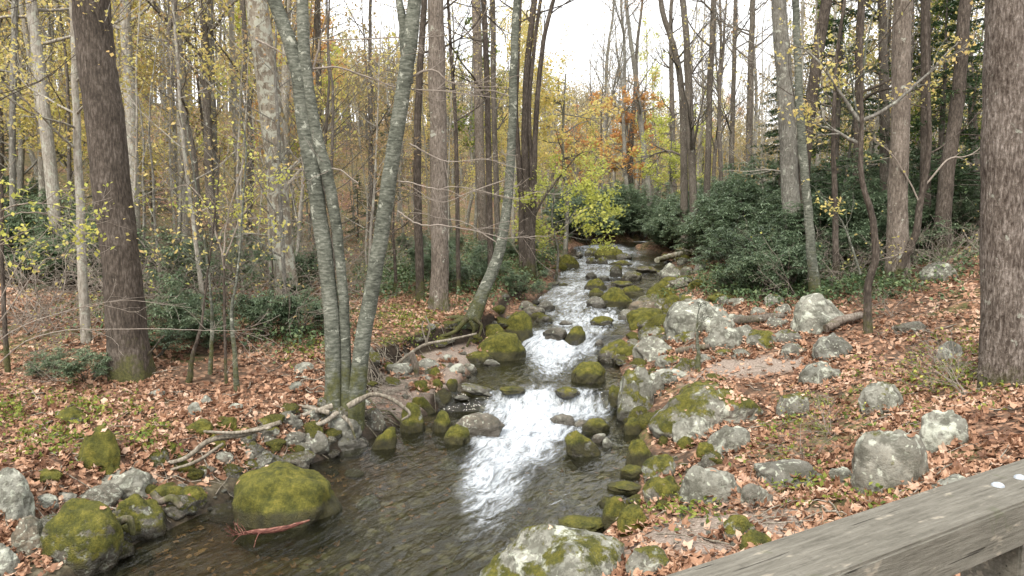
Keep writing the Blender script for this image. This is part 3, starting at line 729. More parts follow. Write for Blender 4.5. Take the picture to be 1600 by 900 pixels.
(335,686,46,24,.75,.4,.2,'moss-splotched rock at the bank edge above the middle of the driftwood',.5,0),
(376,680,50,26,.55,.2,.2,'brown-grey rock wedged in the bank over the upper driftwood',.6,0),
(412,668,48,26,.45,.25,.3,'lumpy brown-grey rock between the roots and the driftwood end',.6,0),
(448,656,46,24,.4,.35,.2,'grey rock tangled in the roots left of the beech clump',.6,0),
(482,646,38,22,.3,.5,.1,'pale rock against the left foot of the beech clump',.6,0),
(345,716,42,22,.3,.25,.3,'dark stone below the driftwood, left one of two',.4,0),
(388,708,44,22,.15,.2,.3,'dark stone below the driftwood, right one of two',.4,0),
(492,690,46,26,.1,.3,.2,'rounded dark rock at the waterline left of the knobbly grey rock',.2,0),
(468,702,34,18,.1,.2,.3,'small dark rock at the waterline in the bank shadow',.3,0),
(322,735,38,20,.4,.3,.3,'muddy mossy stone between driftwood and domed boulder',.4,0),
(392,727,34,16,.1,.4,.2,'grey stone just behind the domed pool boulder',.4,0),
(556,690,40,20,.2,.2,.3,'dark stone at the waterline left of the leaning mossy egg',.3,0),
(1062,500,40,20,.3,.7,.1,'grey rock at the left foot of the white-topped boulder',.5,0),
(1150,500,40,18,.2,.6,.2,'grey rock at the right foot of the white-topped boulder',.6,0),
(1075,525,44,18,.4,.6,.2,'flat grey-green rock in front of the white-topped boulder',.5,0),
(1100,562,40,14,.15,.7,.2,'flat pale stone in front of the brown log',.6,0),
(1160,552,34,14,.15,.7,.1,'pale stone at the back edge of the sandy patch',.5,0),
(1240,548,40,20,.4,.3,.2,'mossy dark stone left of the propped dark grey rock',.5,0),
(1225,485,30,18,.2,.6,.1,'grey stone touching the left side of the great tilted boulder',.5,0),
]
for q in RL:
    rock(*q[:7], q[7], q[8], q[9])

# cobbles and small stones copied from a few kinds
KIND = []
for k in range(7):
    V, Fc = rock_verts(900 + k, (1, .75 + .1 * (k % 3), .5 + .1 * (k % 4)), .25 + .1 * k, 3 if k < 4 else 4); mb = MB(); mb.add(V, Fc)
    KIND.append(mb.mesh('stone', M['rock']))
def stone(x, y, r, moss, tone, brown, label, group, dip=.15):
    o = link('stone', KIND[int(rng.integers(7))]); z = H(x, y)
    xl, xr, wz = stream(y)
    o.location = (x, y, z + r * dip); o.scale = (r, r, r * rng.uniform(.7, 1.1)); o.rotation_euler = (rng.normal() * .15, rng.normal() * .15, rng.uniform(0, 6.28))
    set_rock(o, moss, tone, brown, float(wz) + .05 if xl - .4 < x < xr + .4 else -9)
    tag(o, label, 'stone', group)
def scat(n, y0, y1, side, d0, d1, rmin, rmax, moss, label, group, tone=(.2, .9), brown=(.05, .5)):
    for _ in range(n):
        y = rng.uniform(y0, y1); xl, xr, wz = stream(y); d = rng.uniform(d0, d1)
        x = xl - d if side < 0 else xr + d
        r = rmin * (rmax / rmin) ** (rng.random() ** 1.6)
        stone(x, y, r, rng.uniform(*moss), rng.uniform(*tone), rng.uniform(*brown), label, group)
scat(30, 10.6, 15.6, -1, -.1, 1.5, .035, .13, (0, .75), 'loose cobble on the gravel bar between beech clump and leaning tree', 'cobbles of the left gravel bar')
scat(22, 5.8, 9.6, -1, -.15, .7, .03, .11, (0, .6), 'loose cobble along the muddy left edge of the near pool', 'cobbles at the left pool edge')
scat(26, 9.5, 14, 1, -.15, 1.0, .05, .15, (.2, .9), 'loose cobble beside the right edge of the lower fall', 'cobbles right of the lower fall')
scat(26, 6.0, 9.6, 1, -.1, 1.2, .03, .12, (.3, .95), 'loose cobble on the mossy right edge of the near pool', 'cobbles at the right pool edge')
scat(60, 14.5, 34, 1, -.3, 2.6, .14, .45, (.1, .8), 'rounded bank stone along the right side of the upper stream', 'bank stones right of the upper stream', (.2, .8))
scat(44, 15, 34, -1, -.25, .9, .1, .34, (.3, .9), 'mossy bank stone along the left side of the upper stream', 'bank stones left of the upper stream', (.1, .5))
scat(16, 16, 34, -1, -2.6, -.3, .1, .26, (.1, .8), 'dark stone breaking the white water of the upper stream', 'stones in the upper stream', (.02, .2))
pts = [(rng.normal(1090, 50), rng.normal(838, 18)) for _ in range(14)]
for a, b in pts:
    p = ground_at(a, b); stone(p[0], p[1], rng.uniform(.012, .04), 0, rng.uniform(.6, 1), rng.uniform(.1, .6), 'small pinkish pebble in the gravel patch beside the timber rail', 'pebbles beside the rail')
pts = [(rng.normal(352, 14), rng.normal(790, 14)) for _ in range(12)]
for a, b in pts:
    p = ground_at(a, b); stone(p[0], p[1], rng.uniform(.015, .035), 0, rng.uniform(.8, 1), .05, 'small whitish pebble washed up left of the domed pool boulder', 'white pebbles by the domed boulder', .4)
for j in range(34):
    y = 5.9 + 9.6 * (j + rng.random()) / 34; xl, xr, wz = stream(y); d = float(lipd(y)) * rng.uniform(.75, 1.15)
    r = rng.uniform(.1, .24); stone(xl - d / .93, y, r, rng.uniform(.15, .9), rng.uniform(.1, .6), rng.uniform(.1, .5), 'dark rock packed into the earth wall beneath the lip of the left bank', 'rocks under the left bank lip', -.1)
def pack(n, y0, y1, side, d0, d1, r0, r1, moss, tone, label, group):
    for _ in range(n):
        y = rng.uniform(y0, y1); xl, xr, wz = stream(y); d = d0 + (d1 - d0) * rng.random() ** 1.3; x = xl - d if side < 0 else xr + d
        r = rng.uniform(r0, r1); n0 = len(COL.objects); stone(x, y, r, rng.uniform(*moss), rng.uniform(*tone), rng.uniform(.1, .5), label, group, -.05); o = COL.objects[-1]; o.name = 'rock'; o['category'] = 'rock'
pack(30, 7.2, 15, 1, -.1, 1.5, .11, .27, (.35, .95), (.1, .7), 'mossy rock packed between the bigger boulders on the right edge of the lower stream', 'rocks packed on the right edge of the lower stream')
pack(26, 6.0, 10.6, -1, -.05, .75, .1, .24, (.3, .95), (.05, .55), 'dark mossy rock stacked in the left bank of the near pool', 'rocks stacked on the left edge of the near pool')
pack(18, 13.5, 22, 1, .6, 3.2, .16, .38, (.2, .8), (.3, .9), 'grey rock tumbled beside the white-topped boulder and upstream of it', 'rocks tumbled around the white-topped boulder')
# stones lying on the stream bed under the clear water
for _ in range(26):
    y = rng.uniform(5.2, 11); xl, xr, wz = stream(y); x = rng.uniform(xl + .15, xr - .15)
    r = rng.uniform(.06, .2); o = link('stone', KIND[int(rng.integers(7))])
    o.location = (x, y, min(H(x, y) + r * .1, float(wz) - r * .75)); o.scale = (r, r, r * .55); o.rotation_euler = (0, 0, rng.uniform(0, 6.28))
    set_rock(o, .1, rng.uniform(.0, .5), rng.uniform(.3, .9), -9)
    tag(o, 'submerged stone seen through the clear water of the lower stream', 'stone', 'stones on the stream bed')
bpy.context.view_layer.update()
RV, RF, n_ = [], [], 0
for o, V, Fc, yaw in ROCKS:
    c, s = math.cos(yaw), math.sin(yaw)
    RV.append(V @ np.array([[c, s, 0], [-s, c, 0], [0, 0, 1]]) + np.array(o.location)); RF.append(Fc + n_); n_ += len(V)
RV = np.concatenate(RV); RF = np.concatenate(RF)
BV = BVHTree.FromPolygons([tuple(v) for v in RV], [tuple(int(a) for a in f) for f in RF])

# ------------------------------------------------------------------ fallen leaves
def leaf_shape(k):
    g = np.random.default_rng(k); n = 10; th = np.arange(n) / n * 2 * math.pi
    rr = np.where(np.arange(n) % 2 == 0, 1.0, g.uniform(.6, .9, n)) * g.uniform(.75, 1.15, n)
    x = np.cos(th) * rr * .52; y = np.sin(th) * rr * g.uniform(.3, .48)
    cu = g.uniform(-.35, .55); z = cu * (x ** 2 * 1.4 + y ** 2) * 2 + g.normal(size=n) * .04
    V = np.vstack([[0, 0, 0], np.stack([x, y, z], -1)])
    Fc = np.array([[0, 1 + i, 1 + (i + 1) % n] for i in range(n)])
    return V, Fc
LS = [leaf_shape(k) for k in range(6)]
def scatter_leaves(name, P, N, size, r, label, kind='stuff'):
    mb = MB(); n = len(P); ki = rng.integers(0, 6, n)
    a = rng.uniform(0, 2 * math.pi, n)
    T = np.cross(N, np.stack([np.cos(a), np.sin(a), np.zeros(n)], -1)); T /= np.linalg.norm(T, axis=1)[:, None] + 1e-9; B = np.cross(N, T)
    for k in range(6):
        m = ki == k
        if not m.any(): continue
        V, Fc = LS[k]; nv = len(V)
        W = P[m][:, None, :] + size[m][:, None, None] * (V[None, :, 0, None] * T[m][:, None, :] + V[None, :, 1, None] * B[m][:, None, :] + V[None, :, 2, None] * N[m][:, None, :])
        FF = (Fc[None] + (np.arange(m.sum()) * nv)[:, None, None]).reshape(-1, 3)
        mb.add(W.reshape(-1, 3), FF, 0, np.repeat(r[m], nv))
    o = mb.build(name, M['leaf_litter'], smooth=False); tag(o, label, 'leaf litter', kind=kind); return o
def litter_points(n, y0, y1, xk, pw):
    u_ = rng.random(n); y = (y0 ** (1 - pw) + u_ * (y1 ** (1 - pw) - y0 ** (1 - pw))) ** (1 / (1 - pw)) if pw != 1 else y0 * (y1 / y0) ** u_
    x = rng.uniform(-xk, xk, n) * (y + 2)
    return x, y
PX, PY = [], []
for n, y0, y1, pw in ((105000, 3.2, 16, 1.2), (70000, 14, 45, 1.3)):
    x, y = litter_points(n, y0, y1, .78, pw); PX.append(x); PY.append(y)
x = np.concatenate(PX); y = np.concatenate(PY)
dl, dr = dists(x, y); lp = lipd(y); d = np.maximum(dl, dr)
den = np.where(dl > dr, sst(-.1, .15, dl - lp) * .97 + .12 * (dl > .1), sst(.25, 1.3, dr))
pn = fbm(np.stack([x * .9, y * .9], -1), 3, 55)
pn2 = fbm(np.stack([x * 3.1, y * 3.1], -1), 2, 66); den = den * np.clip(.85 + .7 * pn + .5 * pn2, .12, 1)
sm = np.exp(-(((x - sp1[0]) / .9) ** 2 + ((y - sp1[1]) / .5) ** 2)) + np.exp(-(((x - sp2[0]) / .7) ** 2 + ((y - sp2[1]) / .5) ** 2))
den = den * (1 - .86 * np.clip(sm * 1.3, 0, 1)) * (1 - .75 * (dr > 0) * sst(1.9, .7, dr) * (y < 10))
den = np.where(y > 19, den * .65, den)
keep = (rng.random(len(x)) < den) & (d > .08)
x, y = x[keep], y[keep]; z = hgt(x, y); pk = pn[keep]
e = .05; gxn = (hgt(x + e, y) - z) / e; gyn = (hgt(x, y + e) - z) / e
fl_ = (gxn ** 2 + gyn ** 2) < .9; x, y, z, gxn, gyn, pk = x[fl_], y[fl_], z[fl_], gxn[fl_], gyn[fl_], pk[fl_]
N = np.stack([-gxn, -gyn, np.ones_like(x)], -1) + rng.normal(size=(len(x), 3)) * .5; N[:, 2] = np.abs(N[:, 2]) + .1
N /= np.linalg.norm(N, axis=1)[:, None]
P = np.stack([x, y, z + rng.uniform(.004, .035, len(x))], -1)
size = .035 + .09 * rng.random(len(x)) ** 1.5 * np.where(y > 16, 1.35, 1)
near_rock = np.array([False] * len(x))
scatter_leaves('fallen_leaves', P, N, size, np.clip(rng.random(len(x)) ** 1.1 * .93 + .28 * pk, 0, 1), 'brown and pinkish fallen leaves carpeting both banks')
n_ = 420; yy = rng.uniform(5.6, 11, n_); a_, b_, c_ = stream(yy); uu = np.where(rng.random(n_) < .75, rng.random(n_) ** 2 * .45, rng.random(n_))
xx = a_ + (b_ - a_) * uu; N = rng.normal(size=(n_, 3)) * .12; N[:, 2] = 1
scatter_leaves('sunken_leaves', np.stack([xx, yy, hgt(xx, yy) + .012], -1), N, .05 + .06 * rng.random(n_), rng.random(n_) * .5, 'rusty leaves lying on the bed of the near pool')
# leaves drifted against the rocks
DX, DY, DZ = [], [], []
for o, V_, F_, yw in ROCKS:
    ox, oy, oz = o.location; a_, b_ = dists(ox, oy)
    if max(a_, b_) < .3 or oy > 18: continue
    r_ = float(np.abs(V_[:, 0]).max()); q_ = float(np.abs(V_[:, 1]).max()); n_ = int(40 + 260 * r_)
    th = rng.uniform(0, 6.28, n_); k_ = rng.uniform(.92, 1.3, n_)
    DX.append(ox + np.cos(th) * r_ * k_); DY.append(oy + np.sin(th) * q_ * k_); DZ.append(np.clip(1.3 - k_, 0, 1) * .22 * rng.random(n_))
DX = np.concatenate(DX); DY = np.concatenate(DY); DZ = np.concatenate(DZ) * 1.0
a_, b_ = dists(DX, DY); ok = np.maximum(a_, b_) > .25; DX, DY, DZ = DX[ok], DY[ok], DZ[ok]
N = rng.normal(size=(len(DX), 3)) * .55; N[:, 2] = 1; N /= np.linalg.norm(N, axis=1)[:, None]
scatter_leaves('drifted_leaves', np.stack([DX, DY, hgt(DX, DY) + .01 + DZ], -1), N, .035 + .08 * rng.random(len(DX)), rng.random(len(DX)) * .95, 'fallen leaves drifted against the foot of the boulders')
# leaves caught on the rocks
A, B_ = [], []
heavy = [(207, 745, 60), (1130, 620, 90), (1110, 490, 30), (1285, 475, 30), (1160, 640, 80)]
for _ in range(5200):
    if rng.random() < .55:
        h_ = heavy[int(rng.integers(len(heavy)))]; g_ = ground_at(h_[0] + rng.normal() * h_[2] * .4, h_[1] + rng.normal() * h_[2] * .2)
        xx, yy = g_[0], g_[1] + .15
    else:
        yy = rng.uniform(5.5, 15) ; xl, xr, wz = stream(yy)
        xx = xr + rng.uniform(-.3, 3.5) if rng.random() < .6 else xl - rng.uniform(-.6, 1.5)
        if rng.random() < .55: continue
    hit = BV.ray_cast(Vector((xx, yy, 6)), Vector((0, 0, -1)))
    if hit[0] is not None and hit[1].z > .72 and hit[0].z > H(xx, yy) + .03 and hit[0].z > stream(yy)[2] + .12:
        A.append(tuple(hit[0] + hit[1] * .008)); B_.append(tuple(hit[1]))
A = np.array(A); B_ = np.array(B_) + rng.normal(size=(len(A), 3)) * .18; B_ /= np.linalg.norm(B_, axis=1)[:, None]
scatter_leaves('leaves_on_rocks', A, B_, rng.uniform(.05, .11, len(A)), rng.random(len(A)) * .9, 'scattered dry leaves caught on top of the boulders')

# twig and wood litter on the ground
mb = MB()
for _ in range(900):
    if rng.random() < .25: a, b = rng.normal(600, 35), rng.normal(600, 28)
    else: a, b = rng.uniform(0, 1600), rng.uniform(470, 860)
    p = ground_at(a, b, 30); dl_, dr_ = dists(p[0], p[1])
    if max(dl_, dr_) < .15 or p[1] > 22: continue
    L_ = rng.uniform(.12, .55); an = rng.uniform(0, 6.28); dv = np.array([math.cos(an), math.sin(an)])
    q = []
    for t in np.linspace(-.5, .5, 5):
        X, Y_ = p[0] + dv[0] * L_ * t + rng.normal() * .01, p[1] + dv[1] * L_ * t + rng.normal() * .01; q.append((X, Y_, H(X, Y_) + rng.uniform(.015, .05)))
    Vt, Ft = tube(q, np.linspace(1, .5, 5) * rng.uniform(.003, .009), 4); mb.add(Vt, Ft)
tag(mb.build('fallen_twigs', M['root']), 'thin dead twigs littering both banks', 'twigs', kind='stuff')

# ------------------------------------------------------------------ trees
def norm(v): v = np.asarray(v, float); return v / (np.linalg.norm(v) + 1e-9)
def rot_dir(d, ang, az):
    d = norm(d); a = np.array([0, 0, 1.]) if abs(d[2]) < .9 else np.array([1., 0, 0])
    u_ = norm(np.cross(d, a)); v_ = np.cross(d, u_)
    return norm(d * math.cos(ang) + (u_ * math.cos(az) + v_ * math.sin(az)) * math.sin(ang))
def grow(mb, g, p, d, L_, r, lev, tips, up=.1, wander=.22, kids=(3, 5), ratio=.55, spread=(.5, .95), mat=0, sides=(3, 4, 5, 6)):
    n = max(4, int(L_ / .25)) if lev else 5
    n = min(n, 14); P = [np.array(p, float)]; d = norm(d)
    for i in range(n):
        d = norm(d + g.normal(size=3) * wander * (1.2 / n ** .5) + np.array([0, 0, up / n * 3])); P.append(P[-1] + d * L_ / n)
    P = np.array(P); rad = np.linspace(r, max(r * .22, .0025), n + 1)
    Vt, Ft = tube(P, rad, sides[min(lev, 3)]); mb.add(Vt, Ft, mat)
    if lev > 0:
        k = int(g.integers(kids[0], kids[1] + 1)) + (1 if lev > 1 else 0)
        for t in np.sort(g.uniform(.22, .98, k)):
            i = min(int(t * n), n - 1); q = P[i] + (P[i + 1] - P[i]) * (t * n - i)
            dd_ = rot_dir(P[i + 1] - P[i], g.uniform(*spread), g.uniform(0, 6.28))
            grow(mb, g, q, dd_, L_ * ratio * g.uniform(.7, 1.25) * (1.15 - .5 * t), rad[i] * .6, lev - 1, tips, up, wander, kids, ratio, spread, mat, sides)
    if lev <= 1: tips.append(P)
def put_leaves(mb, g, tips, n, size, mat, droop=.3, spread=.08, rbase=None):
    if not tips or n <= 0: return
    k = g.integers(0, len(tips), n); C = np.empty((n, 3)); r = np.empty(n)
    tr = g.random(len(tips))
    for j in range(n):
        P = tips[k[j]]; t = g.uniform(.25, 1) * (len(P) - 1); i = min(int(t), len(P) - 2); C[j] = P[i] + (P[i + 1] - P[i]) * (t - i)
        r[j] = tr[k[j]]
    C += g.normal(size=(n, 3)) * spread
    leaf_quads(mb, g, C, size, mat, np.clip(r * .55 + g.random(n) * .45, 0, 1))
def leaf_quads(mb, g, C, size, mat, r, flat=.7, aspect=.75):
    n = len(C); N = g.normal(size=(n, 3)) * flat; N[:, 2] += 1; N /= np.linalg.norm(N, axis=1)[:, None]
    a = g.uniform(0, 6.28, n); T = np.cross(N, np.stack([np.cos(a), np.sin(a), np.zeros(n)], -1)); T /= np.linalg.norm(T, axis=1)[:, None]; B = np.cross(N, T)
    s_ = (size * g.uniform(.6, 1.25, n))[:, None]
    q = np.stack([C + T * s_ * .55, C + B * s_ * .5 * aspect + N * s_ * .12, C - T * s_ * .5, C - B * s_ * .5 * aspect + N * s_ * .12], 1)
    mb.add(q.reshape(-1, 3), np.arange(n * 4).reshape(-1, 4), mat, np.repeat(r, 4))

def flare(P, rad, amt=.6, hh=.35, base=None):
    zz = P[:, 2] - P[0, 2]; return rad * (1 + amt * np.exp(-np.clip(zz, 0, 99) / hh))
def trunk_mesh(P, rad, seed, n=20, rough=.06, fl=.6, hh=.3, lobes=5):
    k = max(40, int((P[-1][2] - P[0][2]) * 7)); k = min(k, 110)
    PP = smooth_path(P, k); rr = np.interp(np.linspace(0, 1, k), np.linspace(0, 1, len(rad)), rad)
    g = np.random.default_rng(seed); PP[:, :2] += np.cumsum(g.normal(size=(k, 2)) * .004, 0)
    zz = PP[:, 2] - PP[0, 2]
    Vt, Ft = tube(PP, rr, n, rough, seed)
    Vt = Vt.reshape(k, n, 3); c = PP[:, None, :]; th = np.arctan2((Vt - c)[..., 1], (Vt - c)[..., 0]); ph = g.uniform(0, 6.28)
    f = 1 + np.exp(-np.clip(zz, 0, 99) / hh)[:, None] * fl * (.7 + .6 * np.cos(lobes * th + ph))
    Vt[..., :2] = c[..., :2] + (Vt - c)[..., :2] * f[..., None]
    return Vt.reshape(-1, 3), Ft, PP, rr

def hero(name, label, pts, wpx, bark, hgt_m=13, group=None, depth=None, seed=1, fl=.45, rough=.06, crown='leaf_tan', nleaf=500, cat='tree', limbs=6, lean=0, trunks=None, fork=None, lobes=5, hh=.3, twigcol='twig', lo=None):
    """pts: photo pixels of the trunk from base up; wpx: widths in px at those points"""
    g = np.random.default_rng(seed); base = ground_at(*pts[0]) if depth is None else None
    if base is None:
        b = at_y(pts[0][0], pts[0][1], depth); base = np.array([b[0], depth, H(b[0], depth)])
    root_ = empty(name, tuple(base), label, cat, group)
    cm = MB(); tips = []
    def stem(pts, wpx, tdx=0.0):
        D = base[1]; P = []; rad = []
        for i, (a, b) in enumerate(pts):
            q = at_y(a, b, D + lean * i / len(pts)); P.append(q - base); rad.append(wpx[i] / 2 * D / F)
        P = np.array(P); P[0, 2] = min(P[0, 2], 0) - .12
        d = norm(P[-1] - P[-2]); top = P[-1]; z = top[2]; pr = rad[-1]; r0 = pr
        while z < hgt_m:
            d = norm(d * .8 + np.array([g.normal() * .06, g.normal() * .06, .3])); P = np.vstack([P, P[-1] + d * 1.6]); z = P[-1, 2]; pr *= .86; rad.append(pr)
        Vt, Ft, PP, rr = trunk_mesh(P, rad, seed, 22 if wpx[0] > 25 else 12, rough, fl, hh, lobes)
        return Vt, Ft, PP, rr
    for si, (tp, tw) in enumerate(([(pts, wpx)] if trunks is None else trunks)):
        Vt, Ft, PP, rr = stem(tp, tw); mb = MB(); mb.add(Vt, Ft); mb.build('trunk', bark, root_)
        lo_ = PP[-1, 2] * .5 if lo is None else lo
        for _ in range(limbs):
            z = g.uniform(lo_, PP[-1, 2] * .97); i = min(int(np.searchsorted(PP[:, 2], z)), len(PP) - 1)
            az = g.uniform(0, 6.28); grow(cm, g, PP[i], [math.cos(az), math.sin(az), g.uniform(.1, .8)], g.uniform(1.6, 3.4) * min(1, hgt_m / 7), rr[i] * .4, 2, tips, .12, .25)
        grow(cm, g, PP[-1], [0, 0, 1], min(2.4, hgt_m * .3), rr[-1], 2, tips)
    put_leaves(cm, g, tips, int(nleaf * 1.4), .062, 1, spread=.12)
    if cm.n: cm.build('crown', [bark, M[crown]], root_)
    return root_, base
def branch(root_, base, paths, r0, leaf=None, nleaf=0, seed=5, mat='twig', sub=True, name='branch', size=.07, depth=0.0, kids=(2, 3)):
    """thin side branches through photo pixels; each its own child"""
    g = np.random.default_rng(seed)
    for P in paths:
        n = len(P); Q = np.array([at_y(a, b, base[1] + depth * i / n) - base for i, (a, b) in enumerate(P)])
        Q = smooth_path(Q, max(10, n * 5)); Q += np.cumsum(g.normal(size=Q.shape) * .006, 0)
        mb = MB(); rad = np.linspace(r0, r0 * .25, len(Q)); Vt, Ft = tube(Q, rad, 6); mb.add(Vt, Ft, 0); tips = [Q[len(Q) // 2:]]
        if sub:
            for t in g.uniform(.25, .98, int(3 + len(Q) * .22)):
                i = min(int(t * len(Q)), len(Q) - 2); dd_ = rot_dir(Q[i + 1] - Q[i], g.uniform(.4, .9), g.uniform(0, 6.28))
                grow(mb, g, Q[i], dd_, g.uniform(.25, .75), rad[i] * .55, 1, tips, .05, .3, kids)
        if leaf: put_leaves(mb, g, tips, nleaf, size, 1, spread=.05)
        mb.build(name, [M[mat], M[leaf or 'leaf_tan']], root_)

B_ = M
t1, b1 = hero('tree', 'thick dark-barked leaning tree with mossy foot on the left bank', [(203,588),(195,470),(176,300),(160,150),(143,0)], [63,57,55,54,52], B_['bark_dark'], seed=3, nleaf=700, crown='leaf_yellow', fl=.3)
branch(t1, b1, [[(176,610),(200,590),(232,555),(262,520)]], .035, mat='bark_dark', sub=False)
bc_pts = [((520,645),(521,540),(515,430),(500,310),(478,200),(466,100),(428,-20)), ((541,640),(540,520),(534,400),(522,300),(495,205),(480,100),(478,-20)), ((553,640),(566,540),(586,440),(606,330),(618,230),(632,140),(646,60),(655,-20))]
t2, b2 = hero('beech_tree', 'grey-green beech clump of three joined trunks spreading from the left bank edge', [(530,655)], [40], B_['bark_beech'], trunks=[(bc_pts[0],[28,25,24,24,24,23,20]), (bc_pts[1],[18,16,16,18,19,19,17]), (bc_pts[2],[29,25,24,24,23,23,22,20])], seed=5, fl=.25, rough=.04, nleaf=500, limbs=5)
branch(t2, b2, [[(636,130),(634,60),(628,0),(626,-40)]], .09, mat='bark_beech', sub=False, name='limb')
branch(t2, b2, [[(488,112),(500,72),(508,58),(560,57),(640,52),(700,48),(800,35)], [(470,112),(520,105),(570,118),(630,140),(720,147),(800,158)], [(400,60),(440,85),(478,104)],
                [(640,120),(680,108),(720,128),(800,133)]], .016, mat='twig', seed=7)
branch(t2, b2, [[(613,282),(640,285),(680,297),(720,292),(800,310),(840,300)], [(620,330),(660,352),(700,352),(760,362),(800,372),(860,372)], [(640,225),(670,240),(700,250),(760,248),(820,262)],
                [(560,285),(525,260),(480,262),(430,255)]], .012, mat='twig', seed=8)
t3, b3 = hero('sycamore_tree', 'pale flaking sycamore with a mossy brown lower trunk behind the beech clump', [(452,488),(444,400),(436,300),(424,150),(404,0)], [36,32,31,32,33], B_['bark_syc'], seed=9, nleaf=700, crown='leaf_yellow')
t4, b4 = hero('tree', 'straight brown-grey trunk standing on the low bank between beech clump and leaning tree', [(686,484),(686,380),(685,250),(682,120),(680,0)], [28,27,27,26,24], B_['bark_brown'], seed=11, nleaf=400)
t5, b5 = hero('beech_tree', 'smooth grey tree curving out over the stream from a rooty mossy base', [(732,502),(758,445),(778,390),(790,320),(798,200),(801,100),(806,0)], [26,19,17,15,13,12,11], B_['bark_beech'], seed=13, nleaf=300, limbs=4, fl=.25)
branch(t5, b5, [[(778,380),(730,350),(690,340),(650,332),(612,336)], [(796,280),(740,300),(690,320),(650,300),(625,280)], [(798,150),(760,140),(720,150),(690,160)]], .014, seed=15)
dk = [((822,428),(826,340),(822,230),(826,120),(838,0)), ((816,428),(815,300),(808,180),(812,80),(815,-10)), ((830,430),(835,300),(840,180),(850,80),(868,0),(880,-30)), ((826,425),(832,300),(830,150),(848,0))]
t6, b6 = hero('tree', 'dark many-stemmed tree on the left stream bank with stems fanning upward', [(824,430)], [20], B_['bark_dark'], trunks=[(dk[0],[18,12,11,10,9]), (dk[1],[10,9,8,8,7]), (dk[2],[12,9,8,7,6,5]), (dk[3],[8,6,6,5])], seed=17, nleaf=500, crown='leaf_yellow', limbs=4)
branch(t6, b6, [[(835,340),(850,310),(880,270),(905,240),(925,236)]], .04, mat='bark_dark', seed=18, leaf='leaf_lime', nleaf=60)
t7, b7 = hero('tree', 'slim grey-brown trunk right of the brown-grey one, behind green undergrowth', [(757,395),(752,300),(748,150),(744,0)], [16,15,14,14], B_['bark_brown'], seed=19, nleaf=300)
t8, b8 = hero('tree', 'massive furrowed grey-brown trunk rising behind the timber rail', [(1573,594),(1572,480),(1573,300),(1576,150),(1578,0)], [74,66,63,62,60], B_['bark_furrow'], seed=21, nleaf=500, fl=.25, rough=.035)
t9, b9 = hero('tree', 'tall straight pinkish-brown trunk in the middle of the right bank', [(1402,440),(1402,330),(1405,200),(1410,0)], [34,29,27,26], B_['bark_brown'], seed=23, nleaf=500, crown='leaf_yellow')
t10, b10 = hero('tree', 'straight grey-brown trunk with a leaning dark neighbour at the right shrubs', [(1240,425),(1236,320),(1226,150),(1216,0)], [30,27,24,22], B_['bark_grey'], seed=25, nleaf=500)
t11, b11 = hero('tree', 'dark trunk leaning rightward against the straight grey-brown one', [(1252,420),(1254,320),(1262,200),(1275,100),(1292,0)], [22,18,18,17,16], B_['bark_dark'], seed=27, nleaf=400)
t12, b12 = hero('beech_tree', 'slender pale grey beech in front of the right shrubs', [(1277,468),(1266,380),(1254,230),(1246,100),(1242,0)], [19,14,13,11,10], B_['bark_beech'], seed=29, nleaf=200, limbs=4)
t13, b13 = hero('sapling_tree', 'crooked mossy small tree with a wide Y fork on the right bank', [(1357,520),(1354,450),(1366,400),(1360,340),(1344,280),(1344,190)], [12,11,11,10,8,6], M['bark_dark'], hgt_m=4.2, seed=31, nleaf=60, limbs=0, crown='leaf_yellow', cat='small tree')
branch(t13, b13, [[(1342,190),(1318,160),(1290,120),(1262,85),(1230,70)], [(1346,188),(1390,168),(1430,135),(1470,98),(1500,70)], [(1338,225),(1300,205),(1262,190)]], .035, leaf='leaf_yellow', nleaf=110, seed=33, mat='bark_grey', kids=(3, 4))
branch(t13, b13, [[(1344,430),(1325,370),(1305,335),(1280,300)], [(1345,150),(1350,90),(1362,20),(1366,-30)], [(1344,200),(1330,130),(1318,60)]], .022, leaf='leaf_yellow', nleaf=50, seed=34, mat='bark_beech')
t14, b14 = hero('sapling_tree', 'thin leaning mossy sapling crossing the pinkish-brown trunk', [(1392,448),(1410,410),(1428,370),(1437,320),(1450,250),(1452,180)], [13,12,11,10,8,6], M['bark_dark'], hgt_m=5, seed=35, nleaf=80, limbs=3, crown='leaf_yellow', cat='small tree', lo=2)
branch(t14, b14, [[(1438,318),(1420,280),(1395,240),(1370,215)], [(1420,390),(1400,400),(1370,405)], [(1445,290),(1480,250),(1520,240),(1560,200)]], .02, seed=36, leaf='leaf_yellow', nleaf=40)
t15, b15 = hero('tree', 'dark brown trunk tilting right between the pinkish-brown and the massive trunk', [(1470,405),(1478,300),(1498,160),(1512,0)], [26,22,19,17], B_['bark_dark'], seed=37, nleaf=500, crown='leaf_yellow')
t16, b16 = hero('tree', 'dark straight trunk just right of the pinkish-brown one', [(1446,392),(1446,280),(1447,120),(1448,0)], [19,15,14,13], B_['bark_dark'], seed=39, nleaf=300)
